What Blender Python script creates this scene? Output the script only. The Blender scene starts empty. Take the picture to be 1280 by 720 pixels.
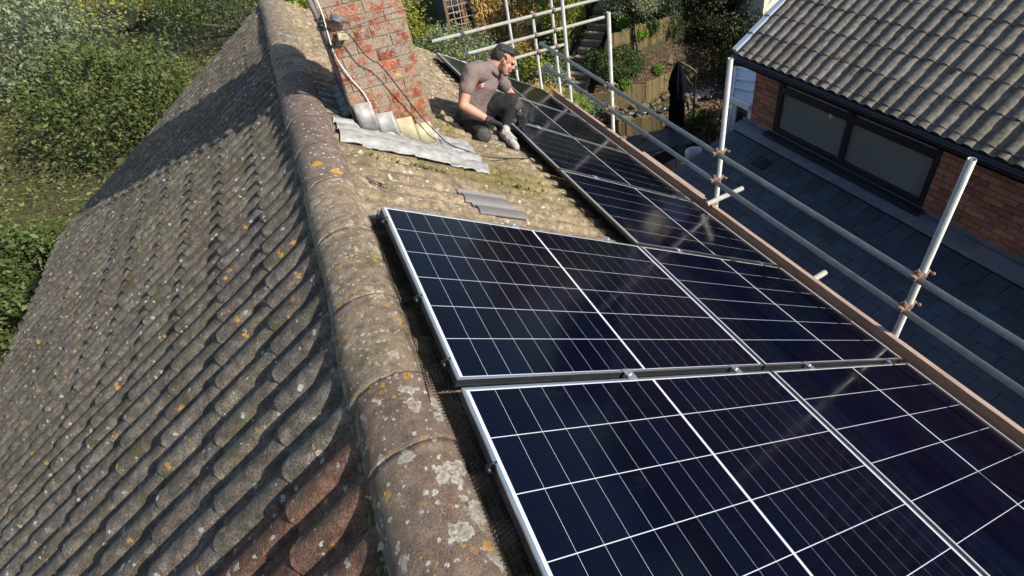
import bpy, bmesh, math, random
import numpy as np
from mathutils import Vector, Matrix, Euler, Quaternion
random.seed(7); rng = np.random.default_rng(7)
R = math.radians
scene = bpy.context.scene
COL = scene.collection

# ------------------------------------------------------------------ camera
CAM = np.array([-0.064749, -1.12626, 1.393673])
ROT = np.array([[0.8824372, -0.4606544, -0.095405], [-0.3510527, -0.5098213, -0.7853944], [0.3131558, 0.7265534, -0.6115992]])   # world -> camera (x right, y down, z forward)
FPX, CX, CY = 664.4864, 701.7549, 278.8772
PITCH = 0.57593127
cs, sn = math.cos(PITCH), math.sin(PITCH)
AR = np.array([[cs, 0, sn], [0, 1, 0], [-sn, 0, cs]])      # roof (v down slope, u along ridge, n out) -> world
cd = bpy.data.cameras.new('Camera'); cam = bpy.data.objects.new('Camera', cd); COL.objects.link(cam)
cd.sensor_fit = 'HORIZONTAL'; cd.sensor_width = 36.0; cd.lens = FPX / 1280 * 36
cd.shift_x = (640 - CX) / 1280; cd.shift_y = (CY - 360) / 1280
cd.clip_start = 0.05; cd.clip_end = 2000
mw = Matrix.Identity(4)
for i in range(3):
    mw[i][0] = ROT[0][i]; mw[i][1] = -ROT[1][i]; mw[i][2] = -ROT[2][i]; mw[i][3] = CAM[i]
cam.matrix_world = mw
scene.camera = cam
# ------------------------------------------------------------------ sky, sun, exposure
SUN_EL, SUN_AZ = 34.5, -49.0
SDIR = Vector((math.cos(R(SUN_EL)) * math.cos(R(SUN_AZ)), math.cos(R(SUN_EL)) * math.sin(R(SUN_AZ)), math.sin(R(SUN_EL))))
world = bpy.data.worlds.new('World'); scene.world = world; world.use_nodes = True
wn = world.node_tree; bg = wn.nodes['Background']
sky = wn.nodes.new('ShaderNodeTexSky'); sky.sky_type = 'NISHITA'; sky.sun_disc = False
sky.sun_elevation = R(SUN_EL); sky.sun_rotation = math.atan2(SDIR.x, SDIR.y)
sky.air_density = 1.0; sky.dust_density = 1.0; sky.ozone_density = 1.0
wn.links.new(sky.outputs[0], bg.inputs[0]); bg.inputs[1].default_value = 0.11
sl = bpy.data.lights.new('Sun', 'SUN'); sl.energy = 4.6; sl.angle = R(0.5); sl.color = (1.0, 0.93, 0.82)
so = bpy.data.objects.new('Sun', sl); COL.objects.link(so); so.rotation_euler = SDIR.to_track_quat('Z', 'Y').to_euler(); so.location = (20, -20, 20)
scene.view_settings.view_transform = 'Standard'; scene.view_settings.look = 'None'
scene.view_settings.exposure = 0.6; scene.view_settings.gamma = 1.0; scene.view_settings.use_curve_mapping = False

# ------------------------------------------------------------------ measuring helpers (photo 1280x720 pixel -> point on a plane)
def _ray(x, y):
    d = ROT.T @ np.array([(x - CX) / FPX, (y - CY) / FPX, 1.0]); return d / np.linalg.norm(d)
def _hit(x, y, n, d0):
    n = np.array(n, float); d = _ray(x, y); return CAM + d * ((d0 - n @ CAM) / (n @ d))
def at_z(x, y, z): return _hit(x, y, (0, 0, 1), z)
def at_x(x, y, X): return _hit(x, y, (1, 0, 0), X)
def at_y(x, y, Y): return _hit(x, y, (0, 1, 0), Y)
def at_roof(x, y, n=0.0): return AR.T @ _hit(x, y, (sn, 0, cs), n)
def rp(v, u, n=0.0): return AR @ np.array([v, u, n])
GZ = -6.6                                                   # level of the patio

# ------------------------------------------------------------------ object helpers
def put(o, label=None, cat=None, group=None, kind=None):
    if label: o['label'] = label
    if cat: o['category'] = cat
    if group: o['group'] = group
    if kind: o['kind'] = kind
    return o
def thing(name, label, cat, loc=(0, 0, 0), group=None):
    o = bpy.data.objects.new(name, None); COL.objects.link(o); o.location = [float(a) for a in loc]
    o.empty_display_size = .2
    return put(o, label, cat, group)
def origin(p):
    q = Vector((0, 0, 0))
    while p is not None:
        q = q + Vector(p.location); p = p.parent
    return q
def link_mesh(name, me, parent=None):
    o = bpy.data.objects.new(name, me); COL.objects.link(o)
    if parent is not None: o.parent = parent
    return o
def copy_tree(o, parent=None):
    c = o.copy(); COL.objects.link(c)
    if parent is not None: c.parent = parent
    for ch in o.children: copy_tree(ch, c)
    return c

class MB:
    """collects primitive shapes (world coordinates) and links them as one mesh"""
    def __init__(self): self.v = []; self.f = []; self.m = []; self.t = []; self.cur = 0; self.tint = (1, 1, 1)
    def face(self, idx): self.f.append(tuple(idx)); self.m.append(self.cur); self.t.append(self.tint)
    def poly(self, pts):
        b = len(self.v); self.v += [tuple(map(float, p)) for p in pts]; self.face(range(b, b + len(pts))); return self
    def box(self, c, s, rot=None):
        b = len(self.v)
        for dx in (-.5, .5):
            for dy in (-.5, .5):
                for dz in (-.5, .5):
                    p = Vector((dx * s[0], dy * s[1], dz * s[2]))
                    if rot is not None: p = rot @ p
                    self.v.append((c[0] + p.x, c[1] + p.y, c[2] + p.z))
        for q in ((0, 1, 3, 2), (4, 6, 7, 5), (0, 4, 5, 1), (2, 3, 7, 6), (0, 2, 6, 4), (1, 5, 7, 3)): self.face([b + i for i in q])
        return self
    def bar(self, p, q, w, h, up=(0, 0, 1)):
        p = Vector(p); q = Vector(q); d = q - p; x = d.normalized(); y = Vector(up).cross(x)
        if y.length < 1e-4: y = Vector((0, 1, 0)).cross(x)
        y.normalize(); z = x.cross(y)
        return self.box((p + q) / 2, (d.length, w, h), Matrix((x, y, z)).transposed())
    def tube(self, pts, r, seg=10, caps=True):
        pts = [Vector(p) for p in pts]; n = len(pts); rr = r if isinstance(r, (list, tuple)) else [r] * n
        rings = []; ref = None
        for i, p in enumerate(pts):
            t = (pts[min(i + 1, n - 1)] - pts[max(i - 1, 0)]).normalized()
            if ref is None:
                ref = t.cross(Vector((0, 0, 1)))
                if ref.length < .05: ref = t.cross(Vector((1, 0, 0)))
            a = (ref - t * ref.dot(t)).normalized(); ref = a; bb = t.cross(a); b = len(self.v)
            for k in range(seg):
                w = 2 * math.pi * k / seg; q = p + (a * math.cos(w) + bb * math.sin(w)) * rr[i]; self.v.append(tuple(q))
            rings.append(b)
        for i in range(n - 1):
            for k in range(seg):
                k2 = (k + 1) % seg; self.face((rings[i] + k, rings[i] + k2, rings[i + 1] + k2, rings[i + 1] + k))
        if caps: self.face([rings[0] + k for k in reversed(range(seg))]); self.face([rings[-1] + k for k in range(seg)])
        return self
    def pipe(self, p, q, r, wall=.004, seg=14):
        """open-ended scaffold tube with a visible bore"""
        p = Vector(p); q = Vector(q); self.tube([p, q], r, seg, caps=False); t = (q - p).normalized(); ri = r - wall
        b = len(self.v) - 2 * seg
        for end, off, dep in ((p, 0, 1), (q, seg, -1)):
            c0 = len(self.v)
            for k in range(seg):
                o = Vector(self.v[b + off + k]); self.v.append(tuple(end + (o - end) * (ri / r)))
            for k in range(seg):
                o = Vector(self.v[c0 + k]); self.v.append(tuple(o + t * (.12 * dep)))
            for k in range(seg):
                k2 = (k + 1) % seg
                self.face((b + off + k, b + off + k2, c0 + k2, c0 + k)); self.face((c0 + k, c0 + k2, c0 + seg + k2, c0 + seg + k))
            self.face([c0 + seg + k for k in range(seg)])
        return self
    def ball(self, c, r, seg=12, rings=8, rot=None, jit=0):
        b = len(self.v); r = r if isinstance(r, (tuple, list)) else (r, r, r)
        for i in range(rings + 1):
            th_ = math.pi * i / rings
            for k in range(seg):
                ph = 2 * math.pi * k / seg; j = 1 + (random.uniform(-jit, jit) if jit else 0)
                p = Vector((r[0] * math.sin(th_) * math.cos(ph), r[1] * math.sin(th_) * math.sin(ph), r[2] * math.cos(th_))) * j
                if rot is not None: p = rot @ p
                self.v.append((c[0] + p.x, c[1] + p.y, c[2] + p.z))
        for i in range(rings):
            for k in range(seg):
                k2 = (k + 1) % seg; a = b + i * seg
                self.face((a + k, a + seg + k, a + seg + k2, a + k2))
        return self
    def limb(self, pts, step=.35):
        """overlapping balls along a chain of (point, radius) - meant to be fused by voxel remesh"""
        for (p, r), (q, s) in zip(pts[:-1], pts[1:]):
            p = Vector(p); q = Vector(q); n = max(2, int((q - p).length / (min(r, s) * step)) + 1)
            for i in range(n + 1):
                t = i / n; self.ball(p.lerp(q, t), r + (s - r) * t, 12, 8)
        return self
    def lathe(self, prof, c, seg=24):
        b = len(self.v)
        for (r, z) in prof:
            for k in range(seg):
                w = 2 * math.pi * k / seg; self.v.append((c[0] + r * math.cos(w), c[1] + r * math.sin(w), c[2] + z))
        for i in range(len(prof) - 1):
            for k in range(seg):
                k2 = (k + 1) % seg; self.face((b + i * seg + k, b + i * seg + k2, b + (i + 1) * seg + k2, b + (i + 1) * seg + k))
        return self
    def prism(self, poly, axis_vec):
        """closed prism: polygon swept by a vector"""
        a = Vector(axis_vec); n = len(poly); b = len(self.v)
        self.v += [tuple(map(float, p)) for p in poly] + [tuple(Vector(p) + a) for p in poly]
        self.face([b + i for i in reversed(range(n))]); self.face([b + n + i for i in range(n)])
        for i in range(n): j = (i + 1) % n; self.face((b + i, b + j, b + n + j, b + n + i))
        return self
    def build(self, name, mats, parent=None, smooth=False, bevel=0, local=False, remesh=0, sm=6, wrinkle=None, weld=False):
        me = bpy.data.meshes.new(name); o0 = Vector((0, 0, 0)) if local else origin(parent)
        me.from_pydata([tuple(Vector(p) - o0) for p in self.v], [], self.f)
        for m in (mats if isinstance(mats, (list, tuple)) else [mats]): me.materials.append(m)
        me.polygons.foreach_set('material_index', self.m)
        if any(t != (1, 1, 1) for t in self.t):
            at = me.color_attributes.new('tint', 'FLOAT_COLOR', 'CORNER'); d = []
            for p in me.polygons: d += list(self.t[p.index]) * 0 + [c for _ in p.loop_indices for c in (*self.t[p.index], 1.0)]
            at.data.foreach_set('color', d)
        me.update()
        if weld:
            bm_ = bmesh.new(); bm_.from_mesh(me); bmesh.ops.remove_doubles(bm_, verts=bm_.verts, dist=1e-5); bmesh.ops.recalc_face_normals(bm_, faces=bm_.faces); bm_.to_mesh(me); bm_.free()
        o = link_mesh(name, me, parent)
        if remesh:
            md = o.modifiers.new('r', 'REMESH'); md.mode = 'VOXEL'; md.voxel_size = remesh; md.use_smooth_shade = True
            if sm: ms = o.modifiers.new('s', 'SMOOTH'); ms.factor = .5; ms.iterations = sm
            if wrinkle:
                tx = bpy.data.textures.new(name, 'CLOUDS'); tx.noise_scale = wrinkle[0]; tx.noise_depth = 2
                dm = o.modifiers.new('d', 'DISPLACE'); dm.texture = tx; dm.strength = wrinkle[1]; dm.mid_level = .5; dm.texture_coords = 'LOCAL'
            dg = bpy.context.evaluated_depsgraph_get(); me2 = bpy.data.meshes.new_from_object(o.evaluated_get(dg))
            o.modifiers.clear(); old = o.data; o.data = me2; bpy.data.meshes.remove(old); me2.name = name
            me2.materials.clear()
            for m in (mats if isinstance(mats, (list, tuple)) else [mats]): me2.materials.append(m)
            smooth = True; me = me2
        if smooth: me.polygons.foreach_set('use_smooth', [True] * len(me.polygons))
        if bevel:
            b = o.modifiers.new('b', 'BEVEL'); b.width = bevel; b.segments = 2; b.limit_method = 'ANGLE'; b.angle_limit = R(40)
        return o

def np_mesh(name, verts, quads, mats, parent=None, smooth=True, tint=None, midx=None):
    """large meshes from arrays; verts are world coordinates"""
    o0 = np.array(origin(parent)); verts = np.asarray(verts, np.float32) - o0
    me = bpy.data.meshes.new(name); nq = len(quads); k = quads.shape[1]
    me.vertices.add(len(verts)); me.vertices.foreach_set('co', verts.astype(np.float32).ravel())
    me.loops.add(nq * k); me.loops.foreach_set('vertex_index', quads.astype(np.int32).ravel())
    me.polygons.add(nq); me.polygons.foreach_set('loop_start', np.arange(0, nq * k, k, dtype=np.int32)); me.polygons.foreach_set('loop_total', np.full(nq, k, np.int32))
    for m in (mats if isinstance(mats, (list, tuple)) else [mats]): me.materials.append(m)
    if midx is not None: me.polygons.foreach_set('material_index', midx.astype(np.int32))
    if smooth: me.polygons.foreach_set('use_smooth', np.ones(nq, bool))
    me.update(calc_edges=True); me.validate()
    if tint is not None:
        a = me.color_attributes.new('tint', 'FLOAT_COLOR', 'CORNER')
        t = np.concatenate([np.repeat(tint, k, axis=0), np.ones((nq * k, 1))], 1); a.data.foreach_set('color', t.astype(np.float32).ravel())
    return link_mesh(name, me, parent)

# ------------------------------------------------------------------ materials
def mat(name, stops, scale=6., detail=8., rough=.85, bump=.25, bscale=60., layers=(), tint=False, metallic=0., spec=.4, coat=0., rvar=0., stretch=None, island=False, transl=0., bdist=.01, grain=0., gscale=170.):
    """noise-coloured surface: stops = [(position, rgb)...]; layers = patches over it (lichen, moss, rust, dirt)"""
    m = bpy.data.materials.new(name); m.use_nodes = True; nt = m.node_tree; N = nt.nodes; L = nt.links; N.clear()
    out = N.new('ShaderNodeOutputMaterial'); bs = N.new('ShaderNodeBsdfPrincipled')
    bs.inputs['Metallic'].default_value = metallic; bs.inputs['Specular IOR Level'].default_value = spec; bs.inputs['Coat Weight'].default_value = coat; bs.inputs['Coat Roughness'].default_value = .05
    tc = N.new('ShaderNodeTexCoord'); co = tc.outputs['Object']
    if stretch:
        mp = N.new('ShaderNodeMapping'); mp.inputs['Scale'].default_value = stretch; L.new(co, mp.inputs[0]); co = mp.outputs[0]
    def noise(s, d=detail, r=.6):
        n = N.new('ShaderNodeTexNoise'); n.inputs['Scale'].default_value = s; n.inputs['Detail'].default_value = d; n.inputs['Roughness'].default_value = r; L.new(co, n.inputs['Vector']); return n
    def maprange(src, a, b):
        n = N.new('ShaderNodeMapRange'); n.inputs[1].default_value = a; n.inputs[2].default_value = b; L.new(src, n.inputs[0]); n.clamp = True; return n.outputs[0]
    def mix(fac, a, b, mode='MIX'):
        n = N.new('ShaderNodeMix'); n.data_type = 'RGBA'; n.blend_type = mode
        if hasattr(fac, 'type'): L.new(fac, n.inputs[0])
        else: n.inputs[0].default_value = fac
        for s, i in ((a, 6), (b, 7)):
            if hasattr(s, 'type'): L.new(s, n.inputs[i])
            else: n.inputs[i].default_value = (*s, 1)
        return n.outputs[2]
    def math_(op, a, b):
        n = N.new('ShaderNodeMath'); n.operation = op; n.use_clamp = False
        for s, i in ((a, 0), (b, 1)):
            if hasattr(s, 'type'): L.new(s, n.inputs[i])
            else: n.inputs[i].default_value = s
        return n.outputs[0]
    rampn = N.new('ShaderNodeValToRGB'); el = rampn.color_ramp.elements
    while len(el) < len(stops): el.new(.5)
    for e, (p, c) in zip(el, stops): e.position = p; e.color = (*c, 1)
    if island:
        g = N.new('ShaderNodeNewGeometry'); L.new(g.outputs['Random Per Island'], rampn.inputs[0])
    else: L.new(noise(scale).outputs[0], rampn.inputs[0])
    col = rampn.outputs[0]
    if tint:
        a = N.new('ShaderNodeAttribute'); a.attribute_name = 'tint'; col = mix(1.0, col, a.outputs['Color'], 'MULTIPLY')
    if grain:
        gn = N.new('ShaderNodeMapRange'); gn.inputs[1].default_value = .33; gn.inputs[2].default_value = .67; gn.inputs[3].default_value = 1 - grain; gn.inputs[4].default_value = 1 + grain * .6; L.new(noise(gscale, 3, .7).outputs[0], gn.inputs[0])
        gx_ = N.new('ShaderNodeMix'); gx_.data_type = 'RGBA'; gx_.blend_type = 'MULTIPLY'; gx_.inputs[0].default_value = 1; L.new(col, gx_.inputs[6]); L.new(gn.outputs[0], gx_.inputs[7]); col = gx_.outputs[2]
    for ly in layers:
        if ly['kind'] == 'noise': mk = maprange(noise(ly['scale'], ly.get('detail', 6), ly.get('r', .6)).outputs[0], ly['lo'], ly['hi'])
        else:
            wob = noise(ly['scale'] * 2.2, 3); sub = N.new('ShaderNodeVectorMath'); sub.operation = 'SUBTRACT'; L.new(wob.outputs['Color'], sub.inputs[0]); sub.inputs[1].default_value = (.5, .5, .5)
            scl = N.new('ShaderNodeVectorMath'); scl.operation = 'SCALE'; L.new(sub.outputs[0], scl.inputs[0]); scl.inputs['Scale'].default_value = ly.get('wob', .5) / ly['scale']
            add = N.new('ShaderNodeVectorMath'); add.operation = 'ADD'; L.new(co, add.inputs[0]); L.new(scl.outputs[0], add.inputs[1])
            vo = N.new('ShaderNodeTexVoronoi'); vo.inputs['Scale'].default_value = ly['scale']; L.new(add.outputs[0], vo.inputs['Vector'])
            sp = N.new('ShaderNodeSeparateColor'); L.new(vo.outputs['Color'], sp.inputs[0])
            rad = math_('MULTIPLY', maprange(sp.outputs[0], ly.get('dens', .5), 1.0), ly.get('rad', .45))
            dif = math_('SUBTRACT', rad, vo.outputs['Distance']); mk = maprange(dif, 0.0, .05)
            if ly.get('gate'):
                mk = math_('MULTIPLY', mk, maprange(noise(ly['gate'], 3).outputs[0], .48, .56))
            if ly.get('ring'):
                inner = maprange(dif, .06, .16); mk2 = math_('SUBTRACT', 1.0, math_('MULTIPLY', inner, ly['ring'])); mk = math_('MULTIPLY', mk, mk2)
        fine = noise(ly.get('fs', 90.), 4); mk = math_('MULTIPLY', mk, maprange(fine.outputs[0], .3, .5) if ly.get('broken', True) else 1.0)
        mk = math_('MULTIPLY', mk, ly.get('amt', 1.0))
        c2 = mix(maprange(fine.outputs[0], .3, .7), [x * .75 for x in ly['col']], ly['col'])
        col = mix(mk, col, c2)
    L.new(col, bs.inputs['Base Color'])
    if rvar:
        L.new(maprange(noise(scale * 1.7, 5).outputs[0], .3, .7), (mr := N.new('ShaderNodeMapRange')).inputs[0]); mr.inputs[3].default_value = max(.02, rough - rvar); mr.inputs[4].default_value = min(1, rough + rvar); L.new(mr.outputs[0], bs.inputs['Roughness'])
    else: bs.inputs['Roughness'].default_value = rough
    if bump:
        b = N.new('ShaderNodeBump'); b.inputs['Strength'].default_value = bump; b.inputs['Distance'].default_value = bdist; L.new(noise(bscale, 6, .65).outputs[0], b.inputs['Height']); L.new(b.outputs[0], bs.inputs['Normal'])
    sh = bs.outputs[0]
    if transl:
        tr = N.new('ShaderNodeBsdfTranslucent'); L.new(col, tr.inputs[0]); mx = N.new('ShaderNodeMixShader'); mx.inputs[0].default_value = transl; L.new(sh, mx.inputs[1]); L.new(tr.outputs[0], mx.inputs[2]); sh = mx.outputs[0]
    L.new(sh, out.inputs[0]); return m
def plain(name, c, rough=.5, metallic=0., spec=.5, coat=0., bump=0., bscale=80, var=.12, scale=9, **k):
    return mat(name, [(.3, tuple(x * (1 - var) for x in c)), (.7, tuple(min(1, x * (1 + var)) for x in c))], scale=scale, rough=rough, metallic=metallic, spec=spec, coat=coat, bump=bump, bscale=bscale, **k)
def leafm(name, a, b, transl=.25, rough=.55):
    a = tuple(min(.9, 1.22 * x) for x in a); b = tuple(min(.9, 1.22 * x) for x in b)
    return mat(name, [(0, a), (.5, tuple((x + y) / 2 for x, y in zip(a, b))), (1, b)], island=True, rough=rough, bump=0, transl=transl, spec=.35)

LICH_W = dict(kind='spot', scale=15, dens=.42, rad=.48, col=(.50, .49, .40), wob=.9, ring=.45)
LICH_S = dict(kind='spot', scale=48, dens=.35, rad=.42, col=(.55, .54, .46), wob=.8)
LICH_Y = dict(kind='spot', scale=26, dens=.62, rad=.45, col=(.50, .27, .04), wob=1.2, gate=5.)
MOSS = dict(kind='noise', scale=5, lo=.56, hi=.66, col=(.09, .085, .022))
TILE_R = mat('tile_buff', [(.22, (.075, .057, .035)), (.45, (.24, .188, .123)), (.6, (.35, .278, .188)), (.8, (.48, .395, .285))], scale=26, detail=10, grain=.62, gscale=150, bump=.8, bscale=110, bdist=.012, tint=True,
             layers=[dict(kind='noise', scale=8, lo=.53, hi=.66, col=(.105, .085, .06), amt=.75), dict(kind='noise', scale=3.1, lo=.54, hi=.68, col=(.15, .135, .06), amt=.6), dict(kind='spot', scale=30, dens=.6, rad=.4, col=(.55, .52, .43), wob=1.0)])
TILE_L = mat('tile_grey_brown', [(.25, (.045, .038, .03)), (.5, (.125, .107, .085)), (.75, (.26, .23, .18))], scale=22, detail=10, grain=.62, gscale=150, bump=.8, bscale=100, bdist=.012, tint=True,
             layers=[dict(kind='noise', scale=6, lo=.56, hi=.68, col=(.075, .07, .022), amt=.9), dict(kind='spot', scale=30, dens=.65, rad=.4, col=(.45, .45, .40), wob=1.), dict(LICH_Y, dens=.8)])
RIDGE_RED = mat('ridge_red_brown', [(.25, (.095, .068, .05)), (.5, (.195, .140, .102)), (.75, (.30, .225, .165))], scale=20, detail=10, grain=.5, gscale=190, bump=.9, bscale=230, tint=True,
                layers=[dict(kind='noise', scale=4, lo=.55, hi=.7, col=(.20, .165, .115), amt=.8), LICH_W, dict(LICH_W, scale=8.5, dens=.45, gate=4.), LICH_S, LICH_Y, dict(LICH_Y, scale=60, dens=.5, gate=3.)])
RIDGE_BUFF = mat('ridge_buff_lichen', [(.25, (.10, .076, .05)), (.5, (.26, .20, .135)), (.75, (.40, .32, .22))], scale=24, detail=10, grain=.5, gscale=190, bump=.9, bscale=230, tint=True,
                 layers=[dict(kind='noise', scale=7, lo=.57, hi=.68, col=(.11, .095, .04), amt=.8), dict(LICH_W, scale=15, dens=.25, col=(.50, .46, .35)), dict(LICH_W, scale=8, dens=.4, gate=4., col=(.47, .43, .33)), dict(MOSS, scale=4, lo=.6, hi=.68), dict(LICH_S, dens=.25, col=(.48, .44, .34)), dict(LICH_Y, dens=.75)])
RIDGE_DARK = mat('ridge_dark_brown', [(.25, (.08, .06, .05)), (.5, (.17, .125, .10)), (.75, (.25, .19, .15))], scale=20, detail=10, grain=.5, gscale=190, bump=.6, bscale=110, tint=True,
                 layers=[dict(LICH_S, dens=.6), dict(kind='spot', scale=13, dens=.5, rad=.46, col=(.60, .33, .02), wob=1.4, gate=1.6)])
MORTAR = mat('mortar', [(.3, (.16, .14, .09)), (.7, (.33, .30, .22))], scale=25, grain=.5, gscale=190, bump=.8, bscale=90, layers=[dict(MOSS, lo=.5, hi=.6), LICH_Y])
BRICK_CH = mat('chimney_brick', [(.3, (.25, .058, .028)), (.55, (.40, .105, .050)), (.75, (.46, .16, .085))], scale=20, detail=9, grain=.5, gscale=190, bump=.6, bscale=120, tint=True,
               layers=[dict(kind='noise', scale=10, lo=.45, hi=.54, col=(.31, .295, .245), r=.78, amt=.9), dict(kind='spot', scale=70, dens=.3, rad=.4, col=(.42, .40, .32), wob=.6), dict(kind='spot', scale=6, dens=.86, rad=.3, col=(.65, .42, .05), wob=.6, ring=.5)])
MORTAR_CH = mat('chimney_mortar', [(.3, (.16, .145, .09)), (.7, (.33, .31, .21))], scale=30, bump=.8, bscale=100)
LEAD = mat('lead_sheet', [(.30, (.20, .20, .20)), (.5, (.31, .31, .30)), (.75, (.44, .44, .42))], scale=13, rough=.55, bump=.35, bscale=25, metallic=.15, layers=[dict(kind='noise', scale=14, lo=.6, hi=.75, col=(.22, .22, .22), amt=.6)])
LEAD_Y = mat('lead_stained', [(.3, (.33, .30, .18)), (.6, (.46, .42, .27)), (.8, (.54, .51, .40))], scale=11, rough=.6, bump=.3, bscale=30, metallic=.1, layers=[dict(kind='noise', scale=8, lo=.58, hi=.7, col=(.40, .40, .38))])
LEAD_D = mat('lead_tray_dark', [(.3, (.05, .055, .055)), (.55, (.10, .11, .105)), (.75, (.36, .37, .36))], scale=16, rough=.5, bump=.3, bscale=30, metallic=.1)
ALU = mat('aluminium', [(.3, (.72, .73, .74)), (.7, (.82, .83, .84))], scale=30, rough=.32, metallic=1., bump=.05, bscale=200)
ALU_SIDE = mat('frame_side_shaded', [(.3, (.035, .038, .042)), (.7, (.07, .073, .078))], scale=20, rough=.4, metallic=.6, bump=0)  # dark reflection on the silver frame's sides, put into the colour
BACKSHEET = plain('cell_gap_white', (.58, .61, .65), rough=.3, coat=.6, var=.03)
CLAMP = mat('clamp_metal', [(.3, (.70, .74, .77)), (.7, (.85, .88, .90))], scale=40, rough=.3, metallic=.9, bump=0)
STEEL = mat('galvanised_tube', [(.3, (.30, .31, .30)), (.6, (.42, .425, .39)), (.8, (.51, .495, .43))], scale=12, rough=.55, metallic=.3, bump=.12, bscale=60, rvar=.12, layers=[dict(kind='noise', scale=6, lo=.58, hi=.68, col=(.42, .37, .24), amt=.7), dict(kind='noise', scale=11, lo=.66, hi=.72, col=(.20, .11, .06), amt=.7), dict(kind='spot', scale=16, dens=.7, rad=.4, col=(.55, .53, .47), wob=1.)])
RUST = mat('rusty_coupler', [(.3, (.17, .085, .05)), (.5, (.30, .19, .13)), (.7, (.42, .37, .31))], scale=40, rough=.6, metallic=.3, bump=.4, bscale=150)
BOARD = mat('scaffold_board', [(.3, (.31, .21, .165)), (.55, (.44, .32, .25)), (.8, (.52, .38, .28))], scale=10, detail=10, rough=.8, bump=.35, bscale=30, stretch=(6, .6, 6), layers=[dict(kind='noise', scale=2.5, lo=.62, hi=.70, col=(.20, .11, .08), amt=.7), dict(kind='spot', scale=2.2, dens=.6, rad=.10, col=(.12, .06, .04), wob=.2, broken=False), dict(kind='noise', scale=30, lo=.55, hi=.7, col=(.24, .15, .11), amt=.5)])
BLACKP = plain('black_plastic', (.012, .012, .013), rough=.45, var=.3)
WIRE = plain('black_wire', (.006, .006, .006), rough=.9, spec=.1)
GREYP = plain('grey_plastic', (.22, .23, .23), rough=.5)
CREAM = mat('dirty_cream_plastic', [(.35, (.28, .25, .16)), (.6, (.50, .47, .34))], scale=22, rough=.55, bump=.1)
WHITEC = plain('white_cable', (.72, .72, .70), rough=.4)
GALVP = mat('aerial_pole', [(.3, (.35, .35, .36)), (.7, (.52, .53, .54))], scale=20, rough=.4, metallic=.6, bump=.1)

def cell_material():
    m = bpy.data.materials.new('solar_cell'); m.use_nodes = True; nt = m.node_tree; N = nt.nodes; L = nt.links; bs = N['Principled BSDF']
    g = N.new('ShaderNodeNewGeometry'); rmp = N.new('ShaderNodeValToRGB'); e = rmp.color_ramp.elements
    e[0].color = (.0010, .0016, .0065, 1); e[1].color = (.0018, .0030, .0115, 1); L.new(g.outputs['Random Per Island'], rmp.inputs[0])
    tc = N.new('ShaderNodeTexCoord')
    n1 = N.new('ShaderNodeTexNoise'); n1.inputs['Scale'].default_value = 1.6; n1.inputs['Detail'].default_value = 7; L.new(tc.outputs['Object'], n1.inputs[0])
    # thin dust smears
    mp = N.new('ShaderNodeMapping'); mp.inputs['Rotation'].default_value = (0, 0, .5); mp.inputs['Scale'].default_value = (3, 9, 1); oi = N.new('ShaderNodeObjectInfo'); va = N.new('ShaderNodeVectorMath'); L.new(tc.outputs['Object'], va.inputs[0]); va.operation = 'ADD'; L.new(oi.outputs['Location'], va.inputs[1]); L.new(va.outputs[0], mp.inputs[0])
    n2 = N.new('ShaderNodeTexNoise'); n2.inputs['Scale'].default_value = 1.2; n2.inputs['Detail'].default_value = 9; n2.inputs['Roughness'].default_value = .7; L.new(mp.outputs[0], n2.inputs[0])
    mr = N.new('ShaderNodeMapRange'); mr.inputs[1].default_value = .60; mr.inputs[2].default_value = .82; mr.inputs[4].default_value = .05; L.new(n2.outputs[0], mr.inputs[0])
    mx = N.new('ShaderNodeMix'); mx.data_type = 'RGBA'; L.new(mr.outputs[0], mx.inputs[0]); L.new(rmp.outputs[0], mx.inputs[6]); mx.inputs[7].default_value = (.16, .17, .18, 1)
    L.new(mx.outputs[2], bs.inputs['Base Color'])
    mr2 = N.new('ShaderNodeMapRange'); mr2.inputs[1].default_value = .3; mr2.inputs[2].default_value = .7; mr2.inputs[3].default_value = .07; mr2.inputs[4].default_value = .16; L.new(n1.outputs[0], mr2.inputs[0]); L.new(mr2.outputs[0], bs.inputs['Roughness'])
    bs.inputs['IOR'].default_value = 1.21; bs.inputs['Specular IOR Level'].default_value = .5
    n3 = N.new('ShaderNodeTexNoise'); n3.inputs['Scale'].default_value = 3.; L.new(va.outputs[0], n3.inputs[0]); bp = N.new('ShaderNodeBump'); bp.inputs['Strength'].default_value = .03; bp.inputs['Distance'].default_value = .02; L.new(n3.outputs[0], bp.inputs['Height']); L.new(bp.outputs[0], bs.inputs['Normal'])
    return m
CELL = cell_material()

# ------------------------------------------------------------------ the tiled house we stand on
VERGE = 6.38; NEARV = -3.2
house = thing('house', 'house under an old buff tiled roof with lichen covered ridge and red brick chimney', 'house', (-.21, 1.6, GZ))
XR = -.21; N0 = -.137
def fbm(a, b, s, seed):
    """cheap smooth value noise on arrays"""
    r = np.random.default_rng(seed); g = r.random((64, 64)); x = np.asarray(a) * s; y = np.asarray(b) * s
    xi = np.floor(x).astype(int); yi = np.floor(y).astype(int); fx = x - xi; fy = y - yi; fx = fx * fx * (3 - 2 * fx); fy = fy * fy * (3 - 2 * fy)
    G = lambda i, j: g[i % 64, j % 64]
    return (G(xi, yi) * (1 - fx) + G(xi + 1, yi) * fx) * (1 - fy) + (G(xi, yi + 1) * (1 - fx) + G(xi + 1, yi + 1) * fx) * fy
def roll_h(y, pitch=.15, h=.030, w=.046, off=0.):
    d = (np.asarray(y) - off + pitch / 2) % pitch - pitch / 2
    return h * np.sqrt(np.clip(1 - (d / w) ** 2, 0, 1)) ** .9
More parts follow.
